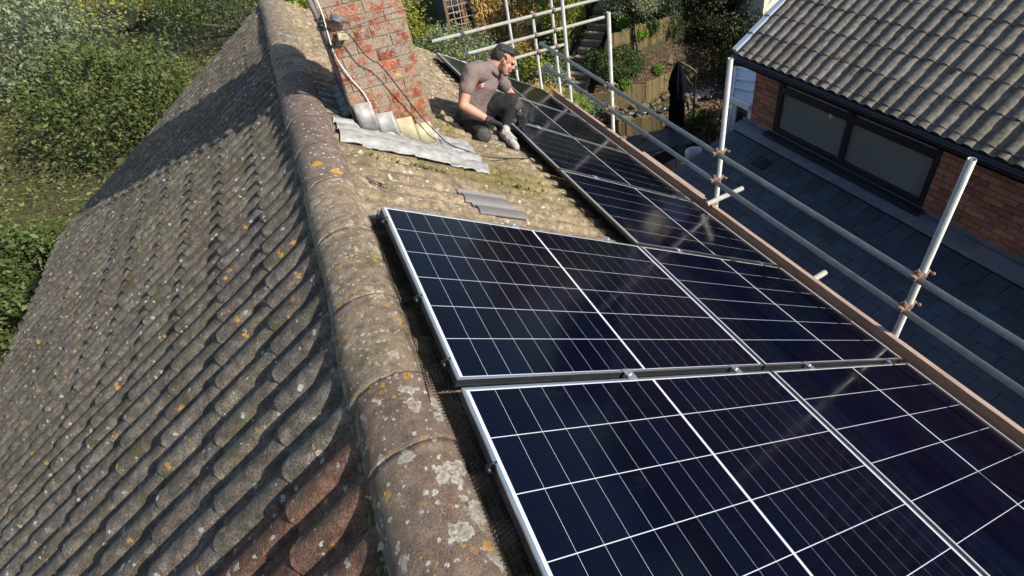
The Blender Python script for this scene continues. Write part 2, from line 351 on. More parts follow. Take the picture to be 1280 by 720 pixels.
def tiles(name, parent, material, fmap, y0, y1, v0, v1, gauge=.335, pitch=.15, rollh=.030, step=.020, dy=.0125, rollw=.046, first=None, tintf=None, wear=.006, seed=3):
    ys = np.arange(y0, y1 + dy / 2, dy); rows_v = []; rows_h = []; rows_k = []
    edges = [v0]; e = v0 + (first if first else gauge)
    while e < v1 - .02: edges.append(e); e += gauge
    edges.append(v1); r = np.random.default_rng(seed)
    ncol = int((y1 - y0) / (2 * pitch)) + 3; jit = r.normal(0, .0022, (len(edges), ncol)); vj = r.normal(0, .004, (len(edges), ncol))
    tile_i = ((ys - y0) / (2 * pitch)).astype(int)
    for k in range(len(edges) - 1):
        a, b = edges[k], edges[k + 1]; m = 7
        for i in range(m + 1):
            t = i / m; vv = a + (b - a) * t; vv = vv + (.0015 if i == 0 and k else 0)
            rows_v.append(vv + vj[k + (1 if i == m else 0), tile_i] * (1 if 0 < k or i == m else 0)); rows_h.append(step * t + jit[k, tile_i]); rows_k.append(k)
    V = np.array(rows_v); Hh = np.array(rows_h); Y = np.broadcast_to(ys, V.shape)
    lap = (np.abs((Y - y0) % (2 * pitch) - .008) < .007) * -.006
    n = roll_h(Y, pitch, rollh, rollw) + Hh + (fbm(Y, V, 9, seed) - .5) * wear + (fbm(Y, V, 33, seed + 1) - .5) * wear * .8 + (fbm(Y, V, 1.3, seed + 2) - .5) * .012 + lap
    P = fmap(V, Y, n); nr, nc = V.shape; idx = np.arange(nr * nc).reshape(nr, nc)
    q = np.stack([idx[:-1, :-1], idx[1:, :-1], idx[1:, 1:], idx[:-1, 1:]], -1).reshape(-1, 4)
    ti = np.broadcast_to(tile_i, V.shape)[:-1, :-1].ravel(); kk = np.broadcast_to(np.array(rows_k)[:, None], V.shape)[:-1, :-1].ravel()
    base = r.uniform(.82, 1.14, (len(edges), ncol)); t0 = base[kk, ti]
    tint = np.stack([t0, t0 * r.uniform(.97, 1.02, (len(edges), ncol))[kk, ti], t0 * r.uniform(.93, 1.04, (len(edges), ncol))[kk, ti]], 1)
    if tintf is not None: tint = tintf(tint, Y[:-1, :-1].ravel(), V[:-1, :-1].ravel(), kk, ti)
    o = np_mesh(name, P.reshape(-1, 3), q, material, parent, True, tint); o.data.set_sharp_from_angle(angle=R(48)); return o
def map_right(V, Y, n):
    n = n + N0; return np.stack([V * cs + n * sn, Y, -V * sn + n * cs], -1)
def map_left(V, Y, n):
    P = map_right(V, Y, n); P[..., 0] = 2 * XR - P[..., 0]; return P
def tint_right(t, y, v, k, ti):
    g1 = np.exp(-((v - 1.25) / .42) ** 2 - ((y - 2.15) / .42) ** 2) * np.clip(fbm(y, v, 6, 91) * 2.2 - .3, 0, 1) + np.exp(-((v - .5) / .5) ** 2 - ((y - 2.08) / .10) ** 2) * np.clip(fbm(y, v, 9, 93) * 2 - .3, 0, 1) * .8 + np.exp(-((v - .95) / .16) ** 2 - ((y - 2.95) / .5) ** 2) * .6
    g1 = np.clip(g1, 0, .9)[:, None]; return t * (1 - g1) + t * np.array([.62, .66, .26]) * g1
def tint_left(t, y, v, k, ti):
    red = (y < .09)[:, None]; return np.where(red, t * np.array([1.15, .72, .62]), t)
VR0 = (XR - N0 * sn) / cs
tr_ = tiles('roof_slope', house, TILE_R, map_right, NEARV, VERGE, VR0, 3.66, first=.30, tintf=tint_right, step=.014, wear=.0045, rollh=.029, rollw=.05, seed=3)
put(tr_, 'sunlit buff tiled roof slope carrying the solar panels')
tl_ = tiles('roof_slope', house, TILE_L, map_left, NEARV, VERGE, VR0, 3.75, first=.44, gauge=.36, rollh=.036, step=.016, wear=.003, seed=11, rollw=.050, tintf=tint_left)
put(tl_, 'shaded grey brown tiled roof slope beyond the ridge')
# walls, gables, verge mortar, eaves boards and gutters
EAVE_X = 2.72; ZE = -2.05
WALL_B = mat('house_brick', [(.3, (.20, .075, .045)), (.7, (.34, .13, .08))], scale=14, bump=.3, tint=True)
WHITE_PVC = plain('white_upvc', (.78, .79, .80), rough=.35, var=.04, coat=.2)
w = MB(); zt = lambda x: -(abs(x - XR) + XR) * math.tan(PITCH) - .26
pf = [(2 * XR - EAVE_X, VERGE - .10, GZ), (EAVE_X, VERGE - .10, GZ), (EAVE_X, VERGE - .10, zt(EAVE_X)), (XR, VERGE - .10, zt(XR)), (2 * XR - EAVE_X, VERGE - .10, zt(EAVE_X))]
w.prism(pf, (0, NEARV + .25 - VERGE, 0)); w.build('wall', WALL_B, house)
for s_ in (1, -1):
    X_ = lambda x: x if s_ > 0 else 2 * XR - x
    zf = -3.60 * sn + N0 * cs
    b = MB(); b.box((X_(2.87), (NEARV + VERGE) / 2, zf - .10), (.02, VERGE - NEARV - .1, .19)); b.build('fascia', WHITE_PVC, house)
    g = MB(); pr = [(X_(2.94 + .058 * math.cos(a)), zf - .045 + .058 * math.sin(a)) for a in np.linspace(math.pi, 2 * math.pi, 9)] + [(X_(2.94 + .052 * math.cos(a)), zf - .045 + .052 * math.sin(a)) for a in np.linspace(2 * math.pi, math.pi, 9)]
    g.prism([(x, NEARV + .05, z) for x, z in pr], (0, VERGE - NEARV - .1, 0)); g.build('gutter', BLACKP, house)
    for yv in (VERGE - .02, NEARV + .02):
        vm = MB(); ptsv = []
        for i in range(40):
            v = VR0 + .1 + (3.55 - VR0) * i / 39; p = rp(v, yv, N0 - .022 + random.uniform(-.006, .006)); ptsv.append((X_(p[0]), yv + random.uniform(-.008, .008), p[2]))
        vm.tube(ptsv, [.030 + random.uniform(-.005, .006) for _ in ptsv], 8); vm.build('verge_mortar', MORTAR, house, smooth=True)

# ridge tiles: each one its own mesh
joints = [NEARV + .03, -2.86, -2.41, -1.96, -1.51, -1.06, -.61, -.16, .115, .54, 1.03, 1.53, 1.98, 2.43, 2.88, 3.33, 3.78, 4.23, 4.68, 5.13, 5.58, 6.03, 6.37]
for i, (a, b) in enumerate(zip(joints[:-1], joints[1:])):
    r = np.random.default_rng(50 + i); m = RIDGE_RED if b < .2 else RIDGE_BUFF if b < 1.6 else RIDGE_DARK if b < 3.6 else RIDGE_BUFF
    na, ny = 30, 26; aa = np.linspace(0, math.pi, na); yy = np.linspace(a + .003, b - .003, ny); Y, Aa = np.meshgrid(yy, aa, indexing='ij')
    rise = r.normal(0, .004); lift = rise + (Y - a) / (b - a) * .003; hw = .136 + r.normal(0, .002)
    rad = 1 + (fbm(Y, Aa * .136, 7, 60 + i) - .5) * .08 + (fbm(Y, Aa * .136, 21, 80 + i) - .5) * .02
    Xo = XR + r.normal(0, .003) + np.sign(np.cos(Aa)) * np.abs(np.cos(Aa)) ** .92 * hw * rad; Zo = -.105 + .128 * np.sin(Aa) ** .9 * rad + lift
    Po = np.stack([Xo, Y, Zo], -1); Pi = np.stack([XR + (Xo - XR) * .87, Y, -.105 + (Zo + .105) * .86], -1)
    V = np.concatenate([Po.reshape(-1, 3), Pi.reshape(-1, 3)]); ix = np.arange(ny * na).reshape(ny, na); iy = ix + ny * na
    Q = [np.stack([ix[:-1, :-1], ix[:-1, 1:], ix[1:, 1:], ix[1:, :-1]], -1).reshape(-1, 4), np.stack([iy[:-1, :-1], iy[1:, :-1], iy[1:, 1:], iy[:-1, 1:]], -1).reshape(-1, 4),
         np.stack([ix[0, :-1], iy[0, :-1], iy[0, 1:], ix[0, 1:]], -1), np.stack([ix[-1, :-1], ix[-1, 1:], iy[-1, 1:], iy[-1, :-1]], -1),
         np.stack([ix[:-1, 0], ix[1:, 0], iy[1:, 0], iy[:-1, 0]], -1), np.stack([ix[:-1, -1], iy[:-1, -1], iy[1:, -1], ix[1:, -1]], -1)]
    Q = np.concatenate(Q); tv = r.uniform(.9, 1.08); np_mesh('ridge_tile', V, Q, m, house, True, np.full((len(Q), 3), tv))
for s_ in (1, -1):                                              # mortar bedding along both edges and under the joints
    mb = MB(); pts = []
    for i in range(320):
        y = NEARV + .03 + (VERGE - NEARV - .05) * i / 319; pts.append((XR + s_ * (.128 + random.uniform(-.007, .007)), y, -.125 + random.uniform(-.01, .008)))
    mb.tube(pts, [.026 + random.uniform(-.006, .007) for _ in pts], 8); mb.build('mortar_bedding', MORTAR, house, smooth=True)
for j in joints[1:-1]:
    mb = MB(); arc = [(XR + math.cos(a) * .128 + random.uniform(-.002, .002), j + random.uniform(-.006, .006), -.105 + .120 * math.sin(a)) for a in np.linspace(.05, math.pi - .05, 26)]
    mb.tube(arc, [.0095 + random.uniform(-.004, .003) for _ in arc], 6); mb.build('joint_mortar', MORTAR, house, smooth=True)

# ------------------------------------------------------------------ chimney (part of the house)
CX0, CX1, CY0, CY1, CZT = .085, .595, 2.55, 3.20, 1.75
def brick_face(mb, org, ud, length, z0, z1, nrm, course=.0775, bl=.225, joint=.010, seedv=1, off=0., clip=None, proud=.006):
    r = random.Random(seedv); u = Vector(ud); n = Vector(nrm); k = 0; z = z0
    while z < z1 - .001:
        x = -((k % 2) * bl / 2 + off) % bl - bl
        while x < length:
            a = max(x, 0) + joint / 2; b = min(x + bl, length) - joint / 2
            if b - a > .02:
                c = Vector(org) + u * ((a + b) / 2) + Vector((0, 0, z + course / 2)) + n * (proud / 2 - .02)
                if clip is None or clip(c):
                    t = r.uniform(.62, 1.2); mb.tint = (t, t * r.uniform(.85, 1.15), t * r.uniform(.8, 1.15)); d = r.uniform(-.0025, .0025); ax = abs(u.x) > .5
                    hh = min(course, z1 - z) - joint
                    mb.box(c + n * d, ((b - a) if ax else .04 + proud, (b - a) if not ax else .04 + proud, hh))
            x += bl
        z += course; k += 1
    mb.tint = (1, 1, 1)
chim = MB(); mo = MB(); brick_face(chim, (CX0, CY0, -.66), (1, 0, 0), CX1 - CX0, 0, CZT + .66, (0, -1, 0), seedv=5, off=.07)
brick_face(chim, (CX0, CY0, -.66), (0, 1, 0), CY1 - CY0, 0, CZT + .66, (-1, 0, 0), seedv=6); brick_face(chim, (CX1, CY0, -.66), (0, 1, 0), CY1 - CY0, 0, CZT + .66, (1, 0, 0), seedv=7)
brick_face(chim, (CX0, CY1, -.66), (1, 0, 0), CX1 - CX0, 0, CZT + .66, (0, 1, 0), seedv=8)
chimney = chim.build('chimney', BRICK_CH, house, bevel=.003)
put(chimney, 'weathered red brick chimney stack with grey lichen')
mo.box(((CX0 + CX1) / 2, (CY0 + CY1) / 2, (CZT - .70) / 2), (CX1 - CX0 + .002, CY1 - CY0 + .002, CZT + .70)); mo.build('chimney_mortar', MORTAR_CH, house)
cap = MB(); cap.box(((CX0 + CX1) / 2, (CY0 + CY1) / 2, CZT + .045), (.60, .74, .09)); cap.build('chimney_cap', MORTAR, house, bevel=.01)
# lead: apron dressed over the tiles in front, side gutter tray behind, stepped cover flashings on the brick
def drape(name, poly_v, u_lo, u_hi, material, lift=.012, nv=70, nu=26, soft=.92, wav=.006, seed=1, up=None):
    v = np.linspace(poly_v[0], poly_v[1], nv); t = np.linspace(0, 1, nu); Vv, T = np.meshgrid(v, t, indexing='ij')
    lo = np.array([u_lo(x) for x in v])[:, None]; hi = np.array([u_hi(x) for x in v])[:, None]; U = lo + (hi - lo) * T
    stepv = .020 * (((Vv - VR0 - .30) % .335) / .335)
    n = N0 + lift + roll_h(U, h=.031, w=.060) * soft + stepv * .6 + .006 + (fbm(U, Vv, 8, seed) - .5) * wav * 2 + (fbm(U, Vv, 25, seed + 1) - .5) * wav
    if up is not None: n = n + up(Vv, U, T)
    top = np.stack([Vv * cs + n * sn, U, -Vv * sn + n * cs], -1); nb = n - .003 - .008 * ((T < .02) | (T > .98)); bot = np.stack([Vv * cs + nb * sn, U, -Vv * sn + nb * cs], -1)
    P = np.concatenate([top.reshape(-1, 3), bot.reshape(-1, 3)]); ix = np.arange(nv * nu).reshape(nv, nu); iy = ix + nv * nu
    Q = np.concatenate([np.stack([ix[:-1, :-1], ix[1:, :-1], ix[1:, 1:], ix[:-1, 1:]], -1).reshape(-1, 4), np.stack([iy[:-1, :-1], iy[:-1, 1:], iy[1:, 1:], iy[1:, :-1]], -1).reshape(-1, 4),
        np.stack([ix[:-1, 0], iy[:-1, 0], iy[1:, 0], ix[1:, 0]], -1), np.stack([ix[:-1, -1], ix[1:, -1], iy[1:, -1], iy[:-1, -1]], -1), np.stack([ix[0, :-1], ix[0, 1:], iy[0, 1:], iy[0, :-1]], -1), np.stack([ix[-1, :-1], iy[-1, :-1], iy[-1, 1:], ix[-1, 1:]], -1)])
    return np_mesh(name, P, Q, material, house, True)
upf = lambda V, U, T: -.004 * np.clip((U - 2.49) / .06, 0, 1) + .016 * np.exp(-((U - 2.30) / .05) ** 2)
drape('lead_apron', (.00, .33), lambda v: 2.17 + .012 * math.sin(v * 22), lambda v: 2.545, LEAD, seed=21, up=upf)
drape('lead_apron', (.31, .74), lambda v: 2.15 - .02 * (v - .3) + .010 * math.sin(v * 19), lambda v: 2.545, LEAD, seed=25, lift=.017, up=upf)
drape('lead_apron', (.72, 1.06), lambda v: 2.12 + .03 * math.sin(v * 14) + (.02 if v > .9 else 0), lambda v: 2.78 + .05 * math.sin(v * 20) - .25 * max(0, v - .85), LEAD, seed=29, lift=.016, wav=.010)
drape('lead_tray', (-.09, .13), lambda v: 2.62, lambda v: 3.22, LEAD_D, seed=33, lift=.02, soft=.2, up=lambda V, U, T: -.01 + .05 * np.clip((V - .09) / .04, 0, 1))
for i in range(5):
    x0 = CX0 + .004 + i * .119; x1 = min(x0 + .122, CX1 + .012); zb = -(x1 * sn / cs) - .095 - .05; ztp = -(x0 * sn / cs) - .085 + (.105 if i == 0 else .075)
    fl = MB(); nseg = 6
    t0 = [(x0 + (x1 - x0) * k / nseg, CY0 - .0135 - .003 * i / 5 - .002 * math.sin(k * 1.1 + i), ztp - .012 * k / nseg) for k in range(nseg + 1)]
    b0 = [(x0 + .004 + (x1 - x0) * k / nseg, CY0 - .060 - .010 * math.sin(k * .9 + 2 * i), -((x0 + (x1 - x0) * k / nseg) * sn / cs) - .128) for k in range(nseg + 1)]
    for k in range(nseg):
        fl.poly([t0[k], b0[k], b0[k + 1], t0[k + 1]])
    o = fl.build('step_flashing', LEAD_Y if i in (2, 3) else LEAD, house, smooth=True, weld=True); sd = o.modifiers.new('s', 'SOLIDIFY'); sd.thickness = .003; sd.offset = 1
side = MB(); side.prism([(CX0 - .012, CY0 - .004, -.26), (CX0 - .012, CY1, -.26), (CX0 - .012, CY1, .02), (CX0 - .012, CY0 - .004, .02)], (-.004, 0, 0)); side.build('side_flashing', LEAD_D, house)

# ------------------------------------------------------------------ solar panels
PV, PU, GU, GV = 1.722, 1.134, .035, .020
def make_panel():
    t = thing('solar_panel', '', 'solar panel'); t.rotation_euler = (0, PITCH, 0)
    fr = MB(); fr.cur = 0; d = .034; L_ = .0105
    for (x, y, sx, sy) in ((PV / 2, L_ / 2, PV, L_), (PV / 2, PU - L_ / 2, PV, L_), (L_ / 2, PU / 2, L_, PU - 2 * L_), (PV - L_ / 2, PU / 2, L_, PU - 2 * L_)): fr.box((x, y, -.004), (sx, sy, .008))
    fr.cur = 1
    for (x, y, sx, sy) in ((PV / 2, .003, PV - .002, .004), (PV / 2, PU - .003, PV - .002, .004), (.003, PU / 2, .004, PU - .012), (PV - .003, PU / 2, .004, PU - .012)): fr.box((x, y, -.0165), (sx, sy, .017))
    fr.cur = 1
    for (x, y, sx, sy) in ((PV / 2, .006, PV, .012), (PV / 2, PU - .006, PV, .012), (.006, PU / 2, .012, PU - .024), (PV - .006, PU / 2, .012, PU - .024)): fr.box((x, y, -.0295), (sx, sy, .009))
    fr.build('frame', [ALU, ALU_SIDE], t, local=True, bevel=.0008)
    gl = MB(); gl.box((PV / 2, PU / 2, -.0065), (PV - 2 * L_ - .001, PU - 2 * L_ - .001, .008))
    gl.build('backsheet', BACKSHEET, t, local=True)
    ce = MB(); mv, mu = .0225, .0135; pv, pu = .0925, (PU - 2 * mu) / 6
    for h in range(2):
        for i in range(9):
            for j in range(6):
                x0 = mv + h * (9 * pv + .012) + i * pv + .0008; x1 = x0 + pv - .0016; y0 = mu + j * pu + .0014; y1 = y0 + pu - .0028; z = -.0019
                ce.poly([(x0, y0, z), (x1, y0, z), (x1, y1, z), (x0, y1, z)])
    ce.build('cells', CELL, t, local=True)
    return t
def clamp_mesh():
    c = MB(); c.box((0, 0, .003), (.046, GU + .022, .006)); c.box((0, 0, -.014), (.04, GU - .012, .03)); c.tube([(0, 0, .006), (0, 0, .012)], .0065, 6); return c
panel0 = make_panel(); cl0 = clamp_mesh().build('clamp', CLAMP, panel0, local=True, bevel=.0012)
cl0.location = (.749, PU + GU / 2, 0)
extra = []
for vv in (.749, 1.46):
    if vv == .749: continue
    e = cl0.copy(); COL.objects.link(e); e.parent = panel0; e.location = (vv, PU + GU / 2, 0)
plist = [(-(PU + GU), 0, 'large foreground solar panel at the bottom of the photo, nearest the ridge'),
         (0, 0, 'solar panel whose top left corner points at the chimney lead, just above the foreground panel'),
         (-(PU + GU), PV + GV, 'foreground solar panel in the eaves column, cut off by the lower right of the photo'),
         (0, PV + GV, 'second solar panel up in the eaves column, right of the panel with the free corner'),
         (PU + GU, PV + GV, 'third solar panel of the eaves column, beside the tiles with the grey replacement'),
         (2 * (PU + GU), PV + GV, 'fourth solar panel in the eaves column, just nearer than the left glove'),
         (3 * (PU + GU), PV + GV, 'fifth solar panel of the eaves column, right beside the kneeling man'),
         (4 * (PU + GU), PV + GV, 'farthest solar panel, its corner sticking out behind the kneeling man')]
for i, (u0, v0, lab) in enumerate(plist):
    p = panel0 if i == 0 else copy_tree(panel0)
    p.location = Vector(rp(v0, u0)); put(p, lab, 'solar panel', 'solar panels on the roof slope')
    if v0 > 1:
        for ch, vv in zip([c for c in p.children if c.name.startswith('clamp')], (.40, 1.445)): ch.location.x = vv
for (v, la, lb, hd) in ((.749, -1.2, 1.17, 'upper'), (1.46, -1.2, 1.17, 'lower'), (2.142, -1.2, 5.84, 'upper'), (3.187, -1.2, 5.84, 'lower')):
    rl = MB(); a = rp(v, la, -.055); b = rp(v, lb, -.055); rl.bar(a, b, .04, .038, up=rp(0, 0, 1))
    o = rl.build('mounting_rail', ALU); put(o, ('%s aluminium rail under the %s' % (hd, 'panels nearest the ridge' if v < 1.6 else 'eaves column of panels')), 'rail')
# bird mesh: real crossing wires
def bird_mesh(name, label, u0, u1, prof, du=.0127, r=.0014, flare=False):
    mb = MB(); n = int((u1 - u0) / du); prof = [(v, nn) for v, nn in prof]
    dense = []
    for (a, b) in zip(prof[:-1], prof[1:]):
        k = max(1, int(math.hypot(b[0] - a[0], b[1] - a[1]) / .0127)); dense += [(a[0] + (b[0] - a[0]) * i / k, a[1] + (b[1] - a[1]) * i / k) for i in range(k)]
    dense.append(prof[-1])
    wob = lambda u: (-.034 * (1.16 - u) if flare else 0) + .006 * math.sin(u * 2.3) + .004 * math.sin(u * 7.1)
    for i in range(n + 1):
        u = u0 + i * du; m = len(dense) - 1
        pts = [rp(v + wob(u) * (k / m), u, nn + .008 * math.sin(u * 5) * (k / m)) for k, (v, nn) in enumerate(dense)]
        ids = list(range(0, len(pts), 3)); ids = ids if ids[-1] == len(pts) - 1 else ids + [len(pts) - 1]
        mb.tube([pts[k] for k in ids], r, 3, caps=False)
    m = len(dense) - 1
    for k, (v, nn) in enumerate(dense):
        us = np.linspace(u0, u1, max(8, int((u1 - u0) / .09)))
        mb.tube([rp(v + wob(u) * (k / m), u, nn + .008 * math.sin(u * 5) * (k / m)) for u in us], r, 3, caps=False)
    return put(mb.build(name, WIRE), label, 'wire mesh')
bird_mesh('bird_mesh', 'black wire bird mesh lying over the ridge tiles left of the foreground panels', -1.19, 1.16, [(-.002, -.034), (-.006, -.095), (-.035, -.07)], flare=True)
bird_mesh('bird_mesh', 'black wire bird mesh along the ridge side of the eaves column, below the man\'s boot', 1.18, 5.80, [(1.738, -.034), (1.730, -.105), (1.66, -.100)])
for (px, py) in ((523, 372), (554, 452), (612, 583), (484, 275)):
    u = at_roof(px, py, -.01)[1]; k = MB(); k.tube([rp(-.004, u, -.03), rp(-.016, u, -.024), rp(-.012, u, .002), rp(.004, u, .004)], .0035, 6); k.box(rp(-.012, u, -.022), (.010, .022, .018)); k.cur = 0
    put(k.build('mesh_clip', BLACKP, smooth=True), {523: 'second', 554: 'third', 612: 'fourth', 484: 'first'}[px] + ' small metal mesh clip along the left panel frame, counting from the free corner', 'clip', 'clips holding the wire mesh')

# ------------------------------------------------------------------ small things on the roof
NEWT = plain('new_grey_tile', (.15, .143, .14), rough=.6, bump=.2, var=.1)
nv = MB(); 
def vent_patch(v0, v1, u0, u1, lift):
    us = np.linspace(u0, u1, 26); vs = (v0, v1); top = []
    P = [[rp(v, u, N0 + .012 + lift + (.5 * (v - v0) / (v1 - v0)) * .02 + roll_h(u, h=.027, w=.052) ) for u in us] for v in vs]
    B = [[Vector(p) - Vector(rp(0, 0, .007)) for p in row] for row in P]
    for k in range(len(us) - 1):
        nv.poly([P[0][k], P[1][k], P[1][k + 1], P[0][k + 1]]); nv.poly([P[1][k], B[1][k], B[1][k + 1], P[1][k + 1]]); nv.poly([P[0][k], P[0][k + 1], B[0][k + 1], B[0][k]])
    nv.poly([P[0][0], B[0][0], B[1][0], P[1][0]]); nv.poly([P[0][-1], P[1][-1], B[1][-1], B[0][-1]])
vent_patch(.655, .985, 1.60, 1.755, .004); vent_patch(.70, 1.035, 1.455, 1.60, .006)
put(nv.build('replacement_tile', NEWT, smooth=False), 'smooth dark grey replacement tile in the bare buff roof above the panels', 'roof tile')
moss_m = leafm('moss', (.05, .05, .015), (.16, .14, .06), transl=0, rough=.9)
mo_ = MB(); rr = random.Random(3)
def moss_at(P, s): mo_.ball(P, (s * rr.uniform(.7, 1.4), s * rr.uniform(.7, 1.4), s * rr.uniform(.4, .7)), 7, 5, jit=.15)
for i in range(150): v = rr.uniform(.05, .75); moss_at(rp(v, 2.13 - rr.random() ** 2 * .10, N0 + .018), rr.uniform(.005, .015))
for i in range(170): v = rr.uniform(1.0, 1.55); moss_at(rp(v, rr.gauss(2.15, .16), N0 + .022), rr.uniform(.004, .013))
for i in range(120): v = VR0 + .30 + .335 * rr.randint(0, 5); moss_at(rp(v + rr.uniform(0, .015), rr.uniform(1.2, 6.2), N0 + .005), rr.uniform(.003, .010))
for i in range(90): u = rr.uniform(2.5, 3.6); moss_at(rp(rr.uniform(.80, 1.05), u, N0 + .02), rr.uniform(.010, .028))
def left_pt(v, u, n): p = rp(v, u, n); return (2 * XR - p[0], p[1], p[2])
for i in range(1300):
    u = -.19 + .15 * rr.randint(-2, 9) + rr.uniform(.035, .115) if rr.random() < .8 else rr.uniform(-.6, 1.2); moss_at(left_pt(VR0 + .15 + .35 * rr.random() ** 1.6, u, N0 + .006), rr.uniform(.0025, .0085))
for i in range(420): u = rr.uniform(-.6, 1.2); moss_at(left_pt(VR0 + rr.uniform(.14, .19), u, N0 + .012), rr.uniform(.003, .010))
put(mo_.build('moss', moss_m), 'small cushions of green brown moss on the old tiles', 'moss', kind='stuff')
# loose bits on the bare tiles near the ridge: mortar flake, coil of mesh
for (q, lab, s) in (((452, 222), 'pale broken mortar flake lying near the coil of wire mesh', (.05, .012, .006)), ((492, 226), 'pale mortar flake with a ragged edge right of the coil of wire mesh', (.035, .028, .005))):
    p = at_roof(*q, N0 + .03); f = MB(); f.ball(rp(p[0], p[1], N0 + .032), s, 9, 6, Euler((0, PITCH, .6)).to_matrix(), jit=.15); put(f.build('mortar_flake', LEAD_Y), lab, 'flake')
p0 = at_roof(458, 223, N0 + .04); p1 = at_roof(481, 232, N0 + .04); co = MB()
for k in range(7):
    t = k / 6; v = p0[0] + (p1[0] - p0[0]) * t; u = p0[1] + (p1[1] - p0[1]) * t
    co.tube([rp(v - .010, u + .024, N0 + .034), rp(v + .001, u, N0 + .046), rp(v + .012, u - .024, N0 + .034)], .0018, 5)
for e in (.024, -.024): co.tube([rp(p0[0] - .01 * (1 if e > 0 else -1), p0[1] + e, N0 + .034), rp(p1[0] - .01 * (1 if e > 0 else -1), p1[1] + e, N0 + .034)], .0018, 5)
put(co.build('wire_mesh_scrap', WIRE), 'little dark scrap of wire mesh lying on the bare tiles near the ridge', 'wire scrap')
gp = at_roof(472, 273, N0 + .03); gg = MB(); gg.lathe([(0, .016), (.022, .014), (.030, .004), (.030, -.006), (0, -.006)], rp(gp[0], gp[1], N0 + .045), 14)
put(gg.build('plastic_disc', plain('clear_plastic', (.35, .36, .34), rough=.25)), 'small round grey disc lying by the free corner of the panel', 'disc')
# aerial pole with its bracket, box and cables
PY = CY0 - .07
pole = thing('aerial_pole', 'grey metal aerial pole strapped to the front corner of the chimney', 'aerial pole', (.095, PY, .33))
a = MB(); pb = at_y(417, 66, PY); pt = at_y(384, -4, PY); dirp = Vector(pt) - Vector(pb); a.tube([pb, Vector(pb) + dirp * 3.2], .0155, 14); a.build('pole', GALVP, pole, smooth=True)
for (px, py, l) in ((414, 57, .018), (404, 34, .024)):
    bk = MB(); c = Vector(at_y(px, py, PY)); bk.tube([c - dirp.normalized() * l * .6, c + dirp.normalized() * l * .6], .026, 10)
    bk.box((c.x, PY + .035, c.z), (.035, .07, .02))
    for s_ in (-1, 1): bk.tube([(c.x + s_ * .028, PY - .03, c.z), (c.x + s_ * .028, PY + .05, c.z)], .005, 6); bk.ball((c.x + s_ * .028, PY - .03, c.z), .010, 6, 4)
    bk.build('bracket', BLACKP, pole)
lash = MB(); c = Vector(at_y(402, 29, PY))
for k in range(26):
    an = k * .85; lash.ball((c.x + .024 * math.cos(an) + rr.uniform(-.008, .008), PY + .02 * math.sin(an), c.z - .035 + k * .0032), .009, 6, 4, jit=.3)
lash.build('lashing', BLACKP, pole)
bx = thing('junction_box', 'cream and grey cable box fixed to the chimney front beside the pole bracket', 'junction box', at_y(428, 36, CY0))
c = Vector(at_y(428, 42, CY0 - .035)); m_ = Euler((0, R(8), 0)).to_matrix()
b = MB(); b.box((c.x - .005, CY0 - .045, c.z - .01), (.062, .06, .042), m_); b.build('box', CREAM, bx, bevel=.006)
c = Vector(at_y(421, 25, CY0 - .05)); b = MB(); b.ball((c.x, CY0 - .05, c.z), (.042, .032, .017), 14, 8, Euler((0, R(28), 0)).to_matrix()); b.tube([(c.x - .03, CY0 - .05, c.z + .03), (c.x + .06, CY0 - .06, c.z - .02)], .016, 8); b.build('cover', plain('grey_cover', (.10, .105, .115), rough=.5), bx, smooth=True)
def smooth_path(pts, n=60):
    P = [Vector(p) for p in pts]; out = []
    for i in range(len(P) - 1):
        p0, p1, p2, p3 = P[max(i - 1, 0)], P[i], P[i + 1], P[min(i + 2, len(P) - 1)]; k = max(2, n // (len(P) - 1))
        for j in range(k):
            t = j / k; out.append(.5 * ((2 * p1) + (p2 - p0) * t + (2 * p0 - 5 * p1 + 4 * p2 - p3) * t * t + (3 * p1 - p0 - 3 * p2 + p3) * t ** 3))
    out.append(P[-1]); return out
cb = MB(); pts = [at_y(392, -6, PY - .012), at_y(402, 15, PY - .014), at_y(415, 60, PY - .018), at_y(424, 78, CY0 - .03), at_y(440, 100, CY0 - .02), at_y(455, 117, CY0 - .015), at_y(464, 135, CY0 - .02), at_y(466, 150, CY0 - .03), at_y(466, 166, CY0 - .05)]
cb.tube(smooth_path(pts), .0042, 8); put(cb.build('cable', WHITEC, smooth=True), 'white aerial cable curving down the left edge of the chimney', 'cable')
cb = MB(); pts = [at_y(412, 62, PY - .01), at_y(424, 92, CY0 - .004), at_y(434, 124, CY0 - .006), at_y(445, 156, CY0 - .01)]  # dark tube stands in for the shaded chimney corner and its lead edge
cb.tube(smooth_path(pts), .006, 8); put(cb.build('cable', plain('shaded_corner_edge', (.035, .02, .025), rough=.5), smooth=True), 'dark strip standing in for the shaded left corner edge of the chimney', 'cable')
cb = MB(); rpx = lambda x, y, n: rp(*(lambda p: (p[0], p[1], n))(at_roof(x, y, n)))
pts = [at_y(424, 33, CY0 - .06), at_y(440, 47, CY0 - .075), at_y(455, 67, CY0 - .075), at_y(466, 76, CY0 - .07), at_y(476, 82, CY0 - .07), at_y(500, 112, CY0 - .06), at_y(524, 143, CY0 - .05), at_y(545, 165, CY0 - .09),
       rpx(560, 179, N0 + .06), rpx(580, 187, N0 + .045), rpx(600, 194, N0 + .045), rpx(625, 198, N0 + .05), rpx(650, 198, N0 + .042), rpx(672, 200, N0 + .03), rpx(690, 206, N0 + .03)]
cb.tube(smooth_path(pts, 120), .0042, 8); put(cb.build('cable', BLACKP, smooth=True), 'black cable hanging across the chimney face and out over the lead onto the tiles', 'cable')
